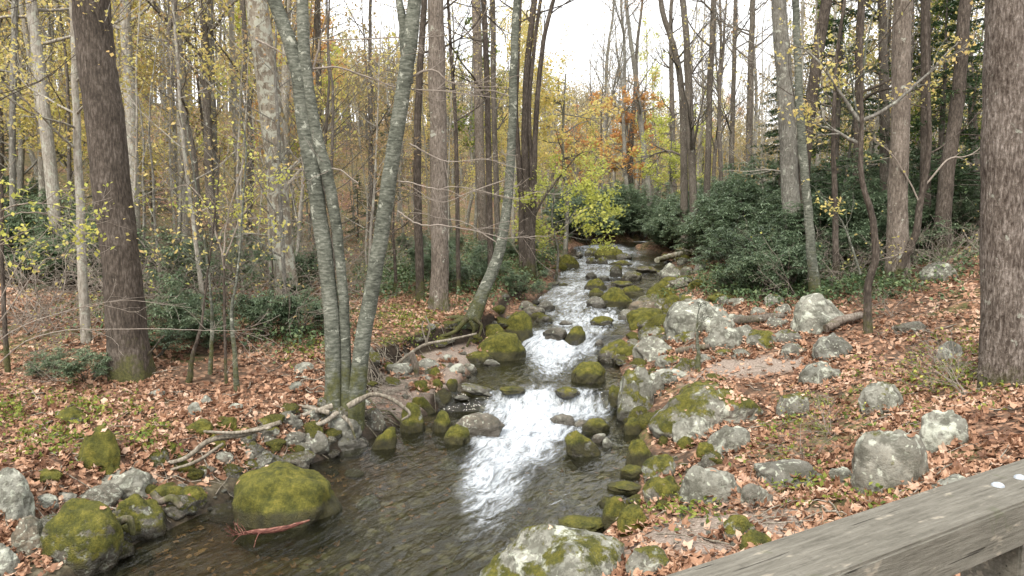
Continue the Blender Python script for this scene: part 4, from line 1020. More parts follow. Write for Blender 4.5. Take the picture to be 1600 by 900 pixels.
# slimmer trunks that show individually
MID = [
('slim trunk at the far left edge, grey',[(14,330),(18,200),(22,0)],[9,9,9],19,'bark_grey','leaf_orange'),
('pale pinkish trunk tilting left, left of the dark leaning tree',[(92,360),(72,200),(48,0)],[20,18,15],19,'bark_pale','leaf_yellow'),
('pale peeling birch-like stem close left of the dark leaning tree',[(134,500),(126,300),(118,150),(112,0)],[15,12,10,9],12,'bark_pale','leaf_yellow'),
('pale straight trunk just right of the dark leaning tree',[(208,380),(203,200),(192,0)],[19,17,15],20,'bark_pale','leaf_yellow'),
('dark kinked stem over a pale trunk in the left woods',[(312,385),(305,260),(280,150),(262,60),(272,0)],[12,10,9,7,6],18,'bark_bgbrown','leaf_yellow'),
('pale grey trunk behind the kinked stem in the left woods',[(290,380),(284,200),(272,0)],[16,14,13],22,'bark_pale','leaf_yellow'),
('thin grey trunk midway between kinked stem and sycamore',[(338,370),(334,200),(328,0)],[10,9,8],24,'bark_grey','leaf_yellow'),
('thin pale trunk left of the sycamore',[(374,370),(368,200),(362,0)],[11,9,8],25,'bark_pale','leaf_yellow'),
('straight grey-brown stem seen between the two spreading beech trunks',[(500,330),(498,150),(496,-10)],[10,9,9],26,'bark_bgbrown','leaf_yellow'),
('reddish thin trunk between the beech trunks with bare twigs',[(578,370),(578,200),(577,50)],[9,7,5],26,'bark_bgbrown','leaf_tan'),
('dark stem close right of the right beech trunk',[(656,380),(650,250),(655,100),(662,0)],[14,12,10,9],17,'bark_dark','leaf_tan'),
('thin dark stem right of the brown-grey trunk',[(716,370),(712,200),(706,90)],[7,6,5],18,'bark_dark','leaf_yellow'),
('dark straight stem left of the curving grey tree',[(768,375),(762,200),(756,0)],[10,9,8],19,'bark_dark','leaf_yellow'),
('dark slender stem behind the curving grey tree',[(780,330),(772,150),(770,0)],[9,8,8],23,'bark_bgbrown','leaf_yellow'),
('tall dark stem at the centre above the stream, leaning left',[(1088,322),(1078,180),(1072,60),(1064,-10)],[13,12,10,9],29,'bark_bgbrown','leaf_tan'),
('dark forked tree at centre right of the orange leaves',[(1072,300),(1064,140),(1036,20),(1030,-20)],[13,10,8,7],31,'bark_bgbrown','leaf_tan'),
('straight dark trunk right of centre, left of two thin ones',[(1104,295),(1108,150),(1114,0)],[11,9,8],31,'bark_bgbrown','leaf_tan'),
('thin dark trunk right of centre against white sky',[(1142,290),(1146,140),(1150,0)],[9,7,6],33,'bark_bgbrown','leaf_tan'),
('dark trunk with side limb between sky and right woods',[(1170,270),(1172,120),(1176,0)],[11,9,8],30,'bark_bgbrown','leaf_tan'),
('leaning bare tree in the centre gap with sweeping limbs',[(1020,320),(1000,180),(985,60),(978,0)],[10,8,6,5],45,'bark_grey','leaf_orange'),
('dark bare tree in the centre gap behind the leaning one',[(1056,310),(1050,180),(1048,30)],[10,8,6],46,'bark_bgbrown','leaf_tan'),
('stout short dark tree in the centre gap under orange leaves',[(985,320),(984,250),(990,170)],[12,10,7],47,'bark_bgbrown','leaf_orange'),
('slim grey stem by the right shrubs before the hemlocks',[(1335,380),(1340,200),(1346,0)],[15,12,11],19,'bark_dark','leaf_yellow'),
('dim trunk wrapped in hemlock green, right woods',[(1384,370),(1382,200),(1378,0)],[16,14,12],20,'bark_bgbrown','leaf_green'),
('dim grey trunk behind the tilting dark one, right woods',[(1530,330),(1520,150),(1508,0)],[14,12,10],21,'bark_bgbrown','leaf_yellow'),
('thin mossy stem right of the pale slender beech',[(1306,455),(1306,350),(1302,230),(1306,100)],[11,9,7,5],15,'bark_dark','leaf_yellow'),
('young dark stem left of the leafy bank, at the far left',[(10,545),(4,440),(0,300)],[8,6,5],10.5,'bark_dark','leaf_yellow'),
]
for k, (lb, p, w_, D, bk, lf) in enumerate(MID):
    hero('tree', lb, p, w_, M[bk], depth=D, seed=60 + k, nleaf=900 if lf != 'leaf_tan' else 250, crown=lf, fl=.3, hgt_m=15 if D > 14 else 6, limbs=9, group=None, lo=(3.5 if D > 14 else 3))
# saplings on the left bank
SAP = [('thin mossy sapling right of the leafy shrubs on the left bank',[(370,612),(366,540),(362,480),(372,420)],[9,7,5,3],.02),
('forked thin sapling between dark trunk and beech clump',[(292,596),(300,560),(312,520),(322,470)],[10,7,5,3],.02),
('upright brown sapling beside the forked one',[(328,584),(333,520),(332,470),(330,430)],[7,6,4,3],.02),
('slim dark sapling before the green undergrowth right of beech clump',[(618,462),(617,420),(612,360),(612,330)],[6,5,4,3],.02),
('small bare sapling standing alone on the right bank by the flat slab',[(1092,580),(1093,550),(1091,520),(1093,492)],[9,6,4,2],.015)]
for k, (lb, p, w_, _) in enumerate(SAP):
    hero('sapling', lb, p, w_, M['bark_dark' if k % 2 else 'bark_beech'], seed=120 + k, hgt_m=.8 if k == 4 else 2.4, nleaf=(0 if k == 4 else 90), limbs=5, crown='leaf_yellow', cat='sapling', fl=.2, lo=.5 if k == 4 else .9)

# ---- copied background trees
def bg_tree(seed, h_, r, bark, leaf, nleaf, lsize, limbs, lo=.4, kids=(2, 4), wob=.12, llen=(.16, .26), upv=(.25, 1.1)):
    g = np.random.default_rng(seed); P = [np.array([0, 0, -.4])]; d = norm([g.normal() * .03, g.normal() * .03, 1])
    n = 9
    for i in range(n):
        d = norm(d + np.array([g.normal() * wob * .5, g.normal() * wob * .5, .35])); P.append(P[-1] + d * (h_ * .82 + .4) / n)
    P = np.array(P); rad = np.linspace(r, r * .3, n + 1)
    Vt, Ft, PP, rr = trunk_mesh(P, rad, seed, 8, .05, .3)
    tm = MB(); tm.add(Vt, Ft); cm = MB(); tips = []
    for j in range(limbs):
        t = lo + (1 - lo) * (j + g.random()) / limbs; i = min(int(t * (len(PP) - 1)), len(PP) - 1); az = g.uniform(0, 6.28)
        grow(cm, g, PP[i], [math.cos(az), math.sin(az), g.uniform(*upv)], h_ * g.uniform(*llen) * (1.15 - .6 * t), max(rr[i] * .42, .012), 2, tips, .2, .25, kids, .5, (.4, .85), 0, (3, 3, 4, 5))
    grow(cm, g, PP[-1], [0, 0, 1], h_ * .2, rr[-1], 2, tips, .2, .2, kids, .5, (.3, .7), 0, (3, 3, 4, 5))
    put_leaves(cm, g, tips, nleaf, lsize, 1, spread=.16)
    return tm.mesh('trunk', M[bark]), cm.mesh('crown', [M[bark], M[leaf]])
VAR = {}
def var(key, *a, **k): VAR.setdefault(key, []).append(bg_tree(*a, **k))
for s_ in range(4): var('bare', 200 + s_, 15 + 2 * s_, .11 + .02 * s_, ['bark_grey', 'bark_pale', 'bark_bgbrown', 'bark_grey'][s_], 'leaf_tan', 260, .1, 18, .34, (3, 5), .14, (.18, .3), (.6, 2.0))
for s_ in range(5): var('yellow', 220 + s_, 13 + 1.5 * s_, .1 + .015 * s_, ['bark_pale', 'bark_grey', 'bark_pale', 'bark_grey', 'bark_pale'][s_], 'leaf_yellow', 6000, .125, 20, .16, (3, 4))
for s_ in range(3): var('orange', 240 + s_, 12 + 1.5 * s_, .1, ['bark_grey', 'bark_bgbrown', 'bark_pale'][s_], 'leaf_orange', 4200, .15, 15, .25)
for s_ in range(2): var('lime', 250 + s_, 9 + 2 * s_, .07, 'bark_grey', 'leaf_lime', 3000, .13, 14, .15)
for s_ in range(3): var('tan', 260 + s_, 10 + 2 * s_, .08, ['bark_bgbrown', 'bark_grey', 'bark_pale'][s_], 'leaf_tan', 2200, .12, 16, .15)
for s_ in range(2): var('green', 270 + s_, 10 + 2 * s_, .08, 'bark_bgbrown', 'leaf_green', 3200, .13, 16, .15)
for s_ in range(4): var('pole', 280 + s_, 7 + 1.6 * s_, .045 + .008 * s_, ['bark_pale', 'bark_grey', 'bark_pale', 'bark_bgbrown'][s_], 'leaf_tan', 260, .09, 12, .22, (2, 3))
LBL = {'bare': 'bare %s trunk with thin leafless crown', 'yellow': 'yellow-leaved %s tree', 'orange': 'orange-leaved %s tree', 'lime': 'lime-yellow leaved %s young tree', 'tan': 'brownish twiggy %s tree', 'green': 'green-leaved %s tree', 'pole': 'slim pole-like %s young tree'}
NT = [0]
def plant(kind, x, y, where, grp, sc=1.0):
    vs = VAR[kind]; k = int(rng.integers(len(vs))); tm, cm = vs[k]
    ad = 'forest'
    root_ = empty('background_tree', (x, y, H(x, y)), (LBL[kind] % ad) + ' ' + where, 'tree', grp + ', ' + kind, rng.uniform(0, 6.28), 1)
    s_ = sc * rng.uniform(.85, 1.2); root_.scale = (s_, s_, s_ * rng.uniform(.9, 1.15)); root_.rotation_euler = (rng.normal() * .035, rng.normal() * .035, rng.uniform(0, 6.28))
    link('trunk', tm, root_); link('crown', cm, root_); NT[0] += 1
def zone(n, x0, x1, y0, y1, mixk, where, grp, sc=1.0, clear=1.6):
    ks = list(mixk); pr = np.array([mixk[k] for k in ks], float); pr /= pr.sum(); c = 0; tries = 0; used = []
    while c < n and tries < n * 60:
        tries += 1
        y = y0 + (y1 - y0) * rng.random() ** .8; px = rng.uniform(x0, x1); x = (px - 800) / F * y
        dl_, dr_ = dists(x, y)
        if max(dl_, dr_) < clear: continue
        if any((x - a) ** 2 + (y - b) ** 2 < 1.0 for a, b in used): continue
        used.append((x, y)); plant(ks[int(rng.choice(len(ks), p=pr))], x, y, where, grp, sc); c += 1
zone(58, -150, 480, 20, 45, {'yellow': 5, 'bare': 4, 'tan': 2, 'pole': 5, 'orange': .3, 'lime': .5}, 'in the left woods behind the leafy bank', 'trees of the left woods', .9)
zone(22, -300, 520, 45, 90, {'yellow': 6, 'bare': 2, 'orange': 2, 'pole': 2, 'green': .6}, 'high on the far left slope', 'trees on the far left slope', 1.05)
zone(34, 480, 850, 22, 50, {'yellow': 1.2, 'bare': 4, 'tan': 2.5, 'pole': 6}, 'in the woods between beech clump and stream', 'trees behind the beech clump', .62)
zone(10, 480, 860, 50, 95, {'yellow': 2, 'bare': 1, 'orange': 1, 'tan': 2, 'pole': 2}, 'far beyond the beech clump', 'far trees beyond the beech clump', .62)
zone(50, 860, 1240, 38, 70, {'bare': 5, 'tan': 1.5, 'pole': 6, 'lime': .5}, 'up the valley beyond the head of the stream', 'trees up the valley', .95)
zone(14, 840, 1260, 62, 110, {'tan': 3, 'yellow': 1, 'orange': .8, 'pole': 3, 'bare': 1}, 'at the far end of the valley', 'trees at the valley end', .75)
zone(48, 1230, 1750, 20, 50, {'tan': 3, 'bare': 3, 'pole': 5, 'yellow': 1, 'green': 1.5}, 'in the right woods behind the shrubs', 'trees of the right woods', .95)
zone(24, 1150, 1600, 18, 32, {'pole': 1}, 'rising out of the right shrubs', 'young trees in the right shrubs', .9, 2.5)
zone(20, 150, 620, 14, 24, {'pole': 1}, 'close behind the left bank', 'young trees behind the left bank', .8, 2.5)
zone(6, 1200, 1900, 50, 90, {'tan': 3, 'bare': 2, 'green': 1, 'yellow': 1}, 'deep in the right woods', 'trees deep in the right woods', 1.1)

zone(14, -900, -120, 15, 45, {'yellow': 4, 'bare': 3, 'pole': 2}, 'at the far left end of the woods', 'trees at the left end of the woods', .95)
# named coloured trees in the centre
def spray(name, label, px, py, Y, hb, leaf, n, size, rad, seed, bark='bark_grey', cat='tree'):
    g = np.random.default_rng(seed); p = at_y(px, py, Y); gz = H(p[0], Y); hh_ = p[2] - gz
    root_ = empty(name, (p[0], Y, gz), label, cat); tm, cm, tips = MB(), MB(), []
    P = [[0, 0, -.3], [.1, 0, hh_ * .3], [-.1, .1, hh_ * .6], [0, 0, hh_ * 1.0]]
    Q = smooth_path(P, 24); Vt, Ft = tube(Q, np.linspace(hb, hb * .3, 24), 8, .05, seed); tm.add(Vt, Ft); tm.build('trunk', M[bark], root_)
    for j in range(22):
        t = g.uniform(.45, 1); i = int(t * 23); az = g.uniform(0, 6.28)
        grow(cm, g, Q[i], [math.cos(az), math.sin(az), g.uniform(-.1, .5)], rad * g.uniform(.5, 1.1), hb * .3, 2, tips, .05, .25, (2, 4), .5)
    put_leaves(cm, g, tips, n, size, 1, spread=.1); cm.build('crown', [M[bark], M[leaf]], root_)
spray('maple_tree', 'orange-leaved maple in the centre gap above the stream head', 978, 150, 46, .12, 'leaf_orange', 3000, .17, 2.3, 301)
spray('maple_tree', 'golden yellow maple left of the orange one above the stream', 884, 115, 30, .1, 'leaf_yellow', 3600, .13, 2.2, 302)
spray('maple_tree', 'bright lime-yellow maple low over the left bank upstream', 868, 285, 24, .05, 'leaf_lime', 3600, .11, 2.3, 303)
spray('maple_tree', 'fresh lime-green maple in the centre gap right of the orange one', 1052, 190, 38, .09, 'leaf_lime', 2400, .13, 1.6, 304)
spray('maple_tree', 'small rusty-red maple far off at the valley gap', 895, 205, 50, .09, 'leaf_orange', 1800, .16, 1.8, 305)
spray('maple_tree', 'thin green-leaved tree against white sky left of the golden maple', 740, 40, 32, .08, 'leaf_green', 1800, .13, 1.8, 306)
# yellow sprays near the viewer
def sprig(label, root_px, Yd, paths, leaf, n, size, r0=.014, seed=1, name='maple_sapling', mat='twig', hgtp=None):
    b = at_y(root_px[0], root_px[1], Yd); base = np.array([b[0], Yd, H(b[0], Yd)])
    root_ = empty(name, tuple(base), label, 'sapling')
    mb = MB(); p0 = [paths[0][0]]
    top = at_y(*paths[0][0], Yd) - base
    Q = smooth_path([[0, 0, -.1], [top[0] * .3, 0, top[2] * .5], top], 20); Vt, Ft = tube(Q, np.linspace(r0 * 1.8, r0, 20), 7, .05); mb.add(Vt, Ft); mb.build('stem', M['bark_dark'], root_)
    branch(root_, base, paths, r0, leaf, n, seed, mat, True, 'branch', size, depth=.4, kids=(2, 4))
sprig('young maple with bright yellow leaves beside the dark leaning tree', (352,560), 10.6, [[(350,400),(358,330),(375,270),(385,262)], [(350,400),(330,340),(300,290),(250,300)], [(352,400),(380,330),(410,300),(430,290)], [(352,420),(345,370),(362,345),(400,340)]], 'leaf_lime', 110, .06, .014, 41)
sprig('young tree reaching in from the left edge with pale green-yellow leaves', (-60,620), 8.2, [[(-60,380),(0,330),(60,318),(140,335)], [(-60,380),(-10,345),(50,330),(120,345)], [(-60,400),(0,380),(20,390)]], 'leaf_lime', 110, .06, .014, 42)
sprig('bare sapling with long pale twigs crossing the left bank', (-40,640), 8.6, [[(-40,560),(60,420),(100,400),(140,370)], [(-40,560),(40,505),(130,480),(200,470),(300,478)], [(-40,600),(60,530),(200,518),(320,522),(400,520)], [(-40,560),(20,430),(80,350),(110,330)]], None, 0, .08, .009, 43, 'bare_sapling')

# ---- hemlocks on the right
def hemlock(seed, h_, r):
    g = np.random.default_rng(seed); P = np.array([[0, 0, -.4], [.05, 0, h_ * .5], [0, .05, h_]]); Vt, Ft, PP, rr = trunk_mesh(P, [r, r * .6, r * .1], seed, 9, .05, .3)
    tm = MB(); tm.add(Vt, Ft); cm = MB(); C = []; D_ = []
    for j in range(62):
        t = .16 + .82 * (j + g.random()) / 62; z = t * h_; i = int(t * (len(PP) - 1)); az = g.uniform(0, 6.28); Lb = (1 - t) ** .7 * h_ * .26 * g.uniform(.6, 1.15) + .25
        d = np.array([math.cos(az), math.sin(az), .12]); n = 9; Q = [PP[i]]
        for q in range(n): d = norm(d + np.array([0, 0, -.05]) + g.normal(size=3) * .05); Q.append(Q[-1] + d * Lb / n)
        Q = np.array(Q); Vt, Ft = tube(Q, np.linspace(.02, .004, n + 1), 3); cm.add(Vt, Ft, 0)
        for q in range(2, n + 1):
            for sd in (-1, 1):
                side = norm(np.cross(d, [0, 0, 1])) * sd; ln = Lb * .3 * (1.1 - q / n) * g.uniform(.6, 1.2) + .08
                m = int(4 + ln * 30); tt = g.random(m)[:, None]
                C.append(Q[q] + (side * .8 + d * .55 + np.array([0, 0, -.18])) * ln * tt + g.normal(size=(m, 3)) * .03)
    C = np.concatenate(C); leaf_quads(cm, g, C, .1, 1, g.random(len(C)), .35, .5)
    return tm.mesh('trunk', M['bark_bgbrown']), cm.mesh('crown', [M['bark_bgbrown'], M['leaf_hemlock']])
HM = [hemlock(400 + k, 8 + 2 * k, .13) for k in range(3)]
for k, (px, Y, s_, lb) in enumerate([(1215,26,.75,'dark green hemlock behind the straight grey-brown trunk'), (1300,20,.8,'drooping hemlock between the leaning dark trunk and the Y-forked small tree'), (1375,23,.95,'dense hemlock behind the Y-forked small tree'),
        (1460,19,.8,'hemlock with dark sprays behind the tilting dark trunk'), (1535,16,.72,'hemlock crowding the left side of the massive furrowed trunk'), (1640,17,1,'hemlock at the right edge behind the massive trunk'), (1425,32,1.1,'tall distant hemlock in the right woods'),
        (30,30,.45,'small dark hemlock deep behind the pale pinkish trunk'), (610,34,.5,'young hemlock seen between the right beech trunk and the brown-grey trunk'), (560,30,.35,'low young hemlock seen between the beech trunks'), (240,34,.4,'small hemlock deep in the left woods')]):
    x = (px - 800) / F * Y; tm, cm = HM[k % 3]
    rt = empty('hemlock_tree', (x, Y, H(x, Y)), lb, 'tree', 'hemlocks', rng.uniform(0, 6)); rt.scale = (s_,) * 3; link('trunk', tm, rt); link('crown', cm, rt)

g = np.random.default_rng(77); mb = MB(); C = []; CR = []
for _ in range(950):
    Y = 62 + 105 * g.random() ** 1.2; px = g.uniform(-350, 1950); x = (px - 800) / F * Y; z = H(x, Y); hh_ = g.uniform(9, 14) * (1.3 if px < 450 else .75 if px < 1250 else 1)
    Vt, Ft = tube([[x, Y, z - .5], [x + g.normal() * .3, Y, z + hh_ * .5], [x + g.normal() * .4, Y, z + hh_]], [.16, .1, .03], 4); mb.add(Vt, Ft, 0)
    m = 300; q = g.normal(size=(m, 3)) * np.array([1.5, 1.5, hh_ * .2]) + np.array([x, Y, z + hh_ * .66]); C.append(q); CR.append(np.clip(g.random() * .7 + g.random(m) * .3, 0, 1))
    for j in range(7):
        zz = z + hh_ * g.uniform(.4, .9); az = g.uniform(0, 6.28); l = g.uniform(1, 2.6); Vt, Ft = tube([[x, Y, zz], [x + math.cos(az) * l, Y + math.sin(az) * l, zz + l * .9]], [.05, .015], 3); mb.add(Vt, Ft, 0)
leaf_quads(mb, g, np.concatenate(C), .25, 1, np.concatenate(CR), 1.0)
M['leaf_far'] = mat_leaf('leaf_far', [(0, (.16, .17, .08)), (.3, (.3, .27, .13)), (.55, (.42, .33, .16)), (.75, (.5, .38, .14)), (.9, (.5, .27, .13)), (1, (.34, .17, .12))], .4)
tag(mb.build('distant_woods', [M['bark_grey'], M['leaf_far']]), 'distant autumn woods closing the valley', 'woods', kind='stuff')

# ------------------------------------------------------------------ shrubs
def rhodo(seed, h_, w_, n):
    g = np.random.default_rng(seed); sm_, lm = MB(), MB(); tips = []
    for j in range(9):
        az = g.uniform(0, 6.28); grow(sm_, g, [g.normal() * .1, g.normal() * .1, -.05], [math.cos(az) * w_ / h_, math.sin(az) * w_ / h_, 1.0], h_ * g.uniform(.6, 1.0), .022, 2, tips, .08, .3, (3, 4), .5, (.4, .9), 0, (3, 3, 4, 5))
    C = []; 
    for _ in range(n):
        P = tips[int(g.integers(len(tips)))]; C.append(P[int(g.integers(len(P) // 2, len(P)))] + g.normal(size=3) * .07)
    C = np.array(C); k = 7
    az = g.uniform(0, 6.28, (n, 1)) + np.arange(k)[None] / k * 6.28 + g.normal(size=(n, k)) * .15
    dr_ = g.uniform(-.75, .25, (n, k)); Lf = g.uniform(.09, .17, (n, k))
    D = np.stack([np.cos(az), np.sin(az), dr_], -1); D /= np.linalg.norm(D, axis=-1)[..., None]
    Sd = np.stack([-np.sin(az), np.cos(az), np.zeros_like(az)], -1) * (Lf * .17)[..., None]
    b = C[:, None, :] + D * .015; mid = b + D * (Lf * .5)[..., None] + np.array([0, 0, .008]); tip = b + D * Lf[..., None] - np.array([0, 0, .012])
    q = np.stack([b, mid + Sd, tip, mid - Sd], 2); tot = n * k
    lm.add(q.reshape(-1, 3), np.arange(tot * 4).reshape(-1, 4), 0, np.repeat(np.clip(g.random(tot) * .75 + np.repeat(g.random(n) * .25, k), 0, 1), 4))
    return sm_.mesh('stems', M['bark_bgbrown']), lm.mesh('foliage', M['leaf_rhodo'])
RH = [rhodo(500 + k, 1.7 + .25 * k, 1.2 + .15 * k, 620 + 60 * k) for k in range(4)]
def shrub(px, Y, s_, label, grp=None):
    x = (px - 800) / F * Y; dl_, dr_ = dists(x, Y)
    if max(dl_, dr_) < .25: return
    sm_, lm = RH[int(rng.integers(4))]
    rt = empty('rhododendron', (x, Y, H(x, Y)), label, 'shrub', grp, rng.uniform(0, 6.28)); rt.scale = (s_ * 1.1, s_ * 1.1, s_ * rng.uniform(.85, 1.1)); link('stems', sm_, rt); link('foliage', lm, rt)
def hedge(n, a, b, y0, y1, s0, s1, where, grp, mind=.4):
    c = 0; tr = 0
    while c < n and tr < 4000:
        tr += 1; Y = rng.uniform(y0, y1); px = rng.uniform(a, b); x = (px - 800) / F * Y; dl_, dr_ = dists(x, Y)
        if max(dl_, dr_) < mind: continue
        shrub(px, Y, rng.uniform(s0, s1), 'dark glossy rhododendron bush ' + where, grp); c += 1
hedge(62, 1040, 1300, 21, 38, .75, 1.15, 'in the thicket along the right side of the upper stream', 'rhododendron thicket right of the stream', 1.2)
hedge(26, 900, 1110, 36.5, 42, .8, 1.15, 'in the thicket closing the head of the stream', 'rhododendrons at the stream head', .25)
hedge(16, 860, 1110, 42, 52, 1.0, 1.4, 'further back past the head of the stream', 'rhododendrons past the stream head', .25)
hedge(70, 1180, 1580, 15.5, 28, .5, .9, 'under the right woods', 'rhododendrons under the right woods', 2.5)
hedge(22, 1035, 1130, 25, 37, .6, .85, 'overhanging the right bank of the far stream', 'rhododendrons overhanging the far stream', .5)
hedge(10, 1150, 1330, 15.5, 19, .35, .6, 'at the front edge of the right thicket', 'rhododendrons at the front of the right thicket', 2)
hedge(22, -40, 160, 17, 27, .6, 1.0, 'at the back of the left bank, far left', 'rhododendrons far left', 2)
hedge(9, 200, 480, 14, 20, .35, .65, 'around the foot of the sycamore', 'rhododendrons around the sycamore', 2)
hedge(16, 640, 860, 17, 30, .3, .6, 'on the left bank of the upper stream', 'rhododendrons left of the upper stream', .3)
for px, Y, s_, lb in [(405,13.2,.5,'leafy rhododendron in front of the sycamore, left side'), (470,13.4,.5,'leafy rhododendron between sycamore and beech clump'), (235,11.5,.5,'glossy bush right of the dark leaning trunk'), (125,10.2,.33,'low glossy bush left of the dark leaning trunk'), (265,12.6,.5,'taller glossy bush behind the one at the dark trunk'),
                      (60,10.4,.25,'small glossy bush on the leaf litter at far left'), (320,12.2,.35,'low glossy bush behind the brown sapling'), (720,14.5,.12,'tiny glossy sprout at the leaning tree base')]:
    shrub(px, Y, s_, lb)

# bare twiggy shrubs
def twigshrub(seed, h_, nleaf, leaf):
    g = np.random.default_rng(seed); mb = MB(); tips = []
    for j in range(8):
        az = g.uniform(0, 6.28); grow(mb, g, [g.normal() * .05, g.normal() * .05, -.03], [math.cos(az) * 1.1, math.sin(az) * 1.1, 1], h_ * g.uniform(.6, 1.1), .007, 2, tips, -.03, .45, (2, 4), .55, (.4, .9), 0, (3, 3, 4, 4))
    put_leaves(mb, g, tips, nleaf, .055, 1, spread=.04); return mb.mesh('twigs', [M['twig'], M[leaf]])
TS = [twigshrub(600 + k, 1.1 + .2 * k, [0, 60, 25, 120][k], ['leaf_tan', 'leaf_lime', 'leaf_yellow', 'leaf_cover'][k]) for k in range(4)]
def twig(px, py, s_, k, label, grp=None, Y=None):
    if Y is None: p = ground_at(px, py)
    else: x = (px - 800) / F * Y; p = (x, Y, H(x, Y))
    dl_, dr_ = dists(p[0], p[1])
    if max(dl_, dr_) < .2: return
    o = link('twiggy_shrub', TS[k]); o.location = tuple(p); o.rotation_euler = (0, 0, rng.uniform(0, 6.28)); o.scale = (s_, s_, s_)
    tag(o, label, 'shrub', grp)
for _ in range(46): twig(rng.uniform(-20, 480), 0, rng.uniform(.8, 1.6), int(rng.integers(4)), 'thin bare twiggy shrub in the undergrowth of the left woods', 'twiggy shrubs of the left woods', rng.uniform(11.5, 24))
for _ in range(24): twig(rng.uniform(1230, 1600), 0, rng.uniform(.6, 1.3), int(rng.integers(4)), 'thin bare twiggy shrub on the right slope among the trunks', 'twiggy shrubs of the right slope', rng.uniform(12, 22))
for _ in range(22): twig(rng.uniform(480, 800), 0, rng.uniform(.5, 1.2), int(rng.integers(4)), 'thin twiggy shrub behind the beech clump', 'twiggy shrubs behind the beech clump', rng.uniform(16, 28))
for px, py, s_, k, lb in [(1520,620,.75,1,'twiggy bush with green leaves left of the massive trunk base'), (1465,612,.55,2,'tangled dry bush beside the blocky pale rock'), (1260,720,.5,0,'reddish bare twig bush by the low dark grey rock'), (1180,800,.42,0,'thin bare shrub standing before the timber rail'),
                          (1300,680,.5,1,'sparse green-leaved shrub in litter left of the tall rounded boulder'), (1500,600,.6,0,'bare arching twigs against the massive trunk'), (90,600,.5,3,'low green leafy shrub on the left bank litter'), (40,560,.6,1,'thin yellow-leaved shrub at the left edge')]:
    twig(px, py, s_, k, lb)

# ------------------------------------------------------------------ ground cover
def cover(name, spots, label, mat, size, zoff=.05, hmax=.18):
    mb = MB(); g = np.random.default_rng(len(name) + int(size * 1000)); C = []
    for px, py, sx, sy, n in spots:
        for _ in range(n):
            a, b = g.normal(px, sx), g.normal(py, sy)
            if b < 352: continue
            C.append((a, b))
    Q = []
    for a, b in C:
        p = ground_at(a, b, 60); dl_, dr_ = dists(p[0], p[1])
        if max(dl_, dr_) < .3 or p[1] > 55: continue
        nl = 7
        for _ in range(nl): Q.append((p[0] + g.normal() * .06, p[1] + g.normal() * .06, p[2] + zoff + g.random() * hmax))
    Q = np.array(Q); leaf_quads(mb, g, Q, size, 0, g.random(len(Q)), .6, .6)
    tag(mb.build(name, M[mat]), label, 'ground cover', kind='stuff')
cover('evergreen_ground_cover', [(640,420,50,22,650),(760,425,45,25,700),(720,400,60,18,500),(830,420,25,22,260),(600,440,30,16,260),(470,520,40,20,160),(1200,460,70,12,450),(1330,440,70,20,500),(1500,380,50,30,350),(1130,440,30,12,200),(250,500,80,20,160),(860,400,20,14,200)],
      'dark green leafy ground cover behind the banks', 'leaf_cover', .085, .03, .3)
cover('green_seedlings', [(90,655,50,25,70),(60,700,40,14,35),(160,640,40,14,30),(240,690,26,10,30),(625,500,45,12,110),(640,530,30,8,40),(480,545,26,14,50),(1050,800,30,12,20),(1085,790,24,14,20),(1480,590,60,22,120),(1250,760,40,16,30),(1310,650,60,30,50),(1500,545,40,12,50),(20,640,20,20,30),(1360,780,30,12,16),(1210,700,30,20,20),(1420,440,40,8,30)],
      'small bright green seedlings and grass tufts on the banks', 'leaf_green', .055, .01, .09)

# fern
def fern(px, py, s_, label):
    p = ground_at(px, py); g = np.random.default_rng(px); rt = empty('fern', tuple(p), label, 'fern')
    for j in range(9):
        az = j / 9 * 6.28 + g.normal() * .2; mb = MB(); n = 16; t = np.linspace(0, 1, n); L_ = s_ * g.uniform(.8, 1.1)
        X = np.stack([np.cos(az) * L_ * t, np.sin(az) * L_ * t, L_ * (.9 * t - .95 * t ** 2)], -1); Vt, Ft = tube(X, .004, 3); mb.add(Vt, Ft)
        sd = np.array([-math.sin(az), math.cos(az), 0])
        for i in range(1, n):
            wl = L_ * .2 * (1 - t[i]) ** .6 + .01
            for sg in (-1, 1):
                a = X[i]; b = a + sd * sg * wl + np.array([0, 0, -.01]); f_ = np.array([math.cos(az), math.sin(az), 0]) * L_ * .022
                mb.add([a - f_, b, a + f_], [[0, 1, 2]], 0, g.random())
        mb.build('frond', M['leaf_cover'], rt)
fern(1420, 452, .5, 'arching evergreen fern at the foot of the pinkish-brown trunk')
fern(1395, 462, .38, 'smaller fern left of the arching fern')

# ------------------------------------------------------------------ roots, driftwood, logs
def wood(name, label, paths, widths, mat, cat, lift=.03, parent=None, base=None, zs=None, part='root', Yfix=None):
    mbs = []
    P0 = ground_at(*paths[0][0]) if base is None else base
    rt = parent
    if parent is None and len(paths) > 1: rt = empty(name, tuple(P0), label, cat)
    for k, P in enumerate(paths):
        Q = []
        for i, (a, b) in enumerate(P):
            q = ground_at(a, b) if Yfix is None else at_y(a, b, Yfix[k] if not isinstance(Yfix[k], (list, tuple)) else Yfix[k][i])
            Q.append(q + np.array([0, -.02, lift]) - P0)
        r = np.array(widths[k]) / 2 * P0[1] / F
        n = len(P) * 9; QQ = smooth_path(Q, n); rr = np.interp(np.linspace(0, 1, n), np.linspace(0, 1, len(r)), r)
        Vt, Ft = tube(QQ, rr, 10, .16, int(paths[0][0][0]) + k, freq=9); mb = MB(); mb.add(Vt, Ft)
        for e_ in (0, -1):
            c = QQ[e_]; ring = Vt.reshape(n, 10, 3)[e_]; mb.add(np.vstack([ring, c]), [[i, (i + 1) % 10, 10] for i in range(10)])
        o = mb.build(part if rt is not None else name, M[mat], rt)
        if rt is None: o.location = tuple(P0); tag(o, label, cat)
    return rt
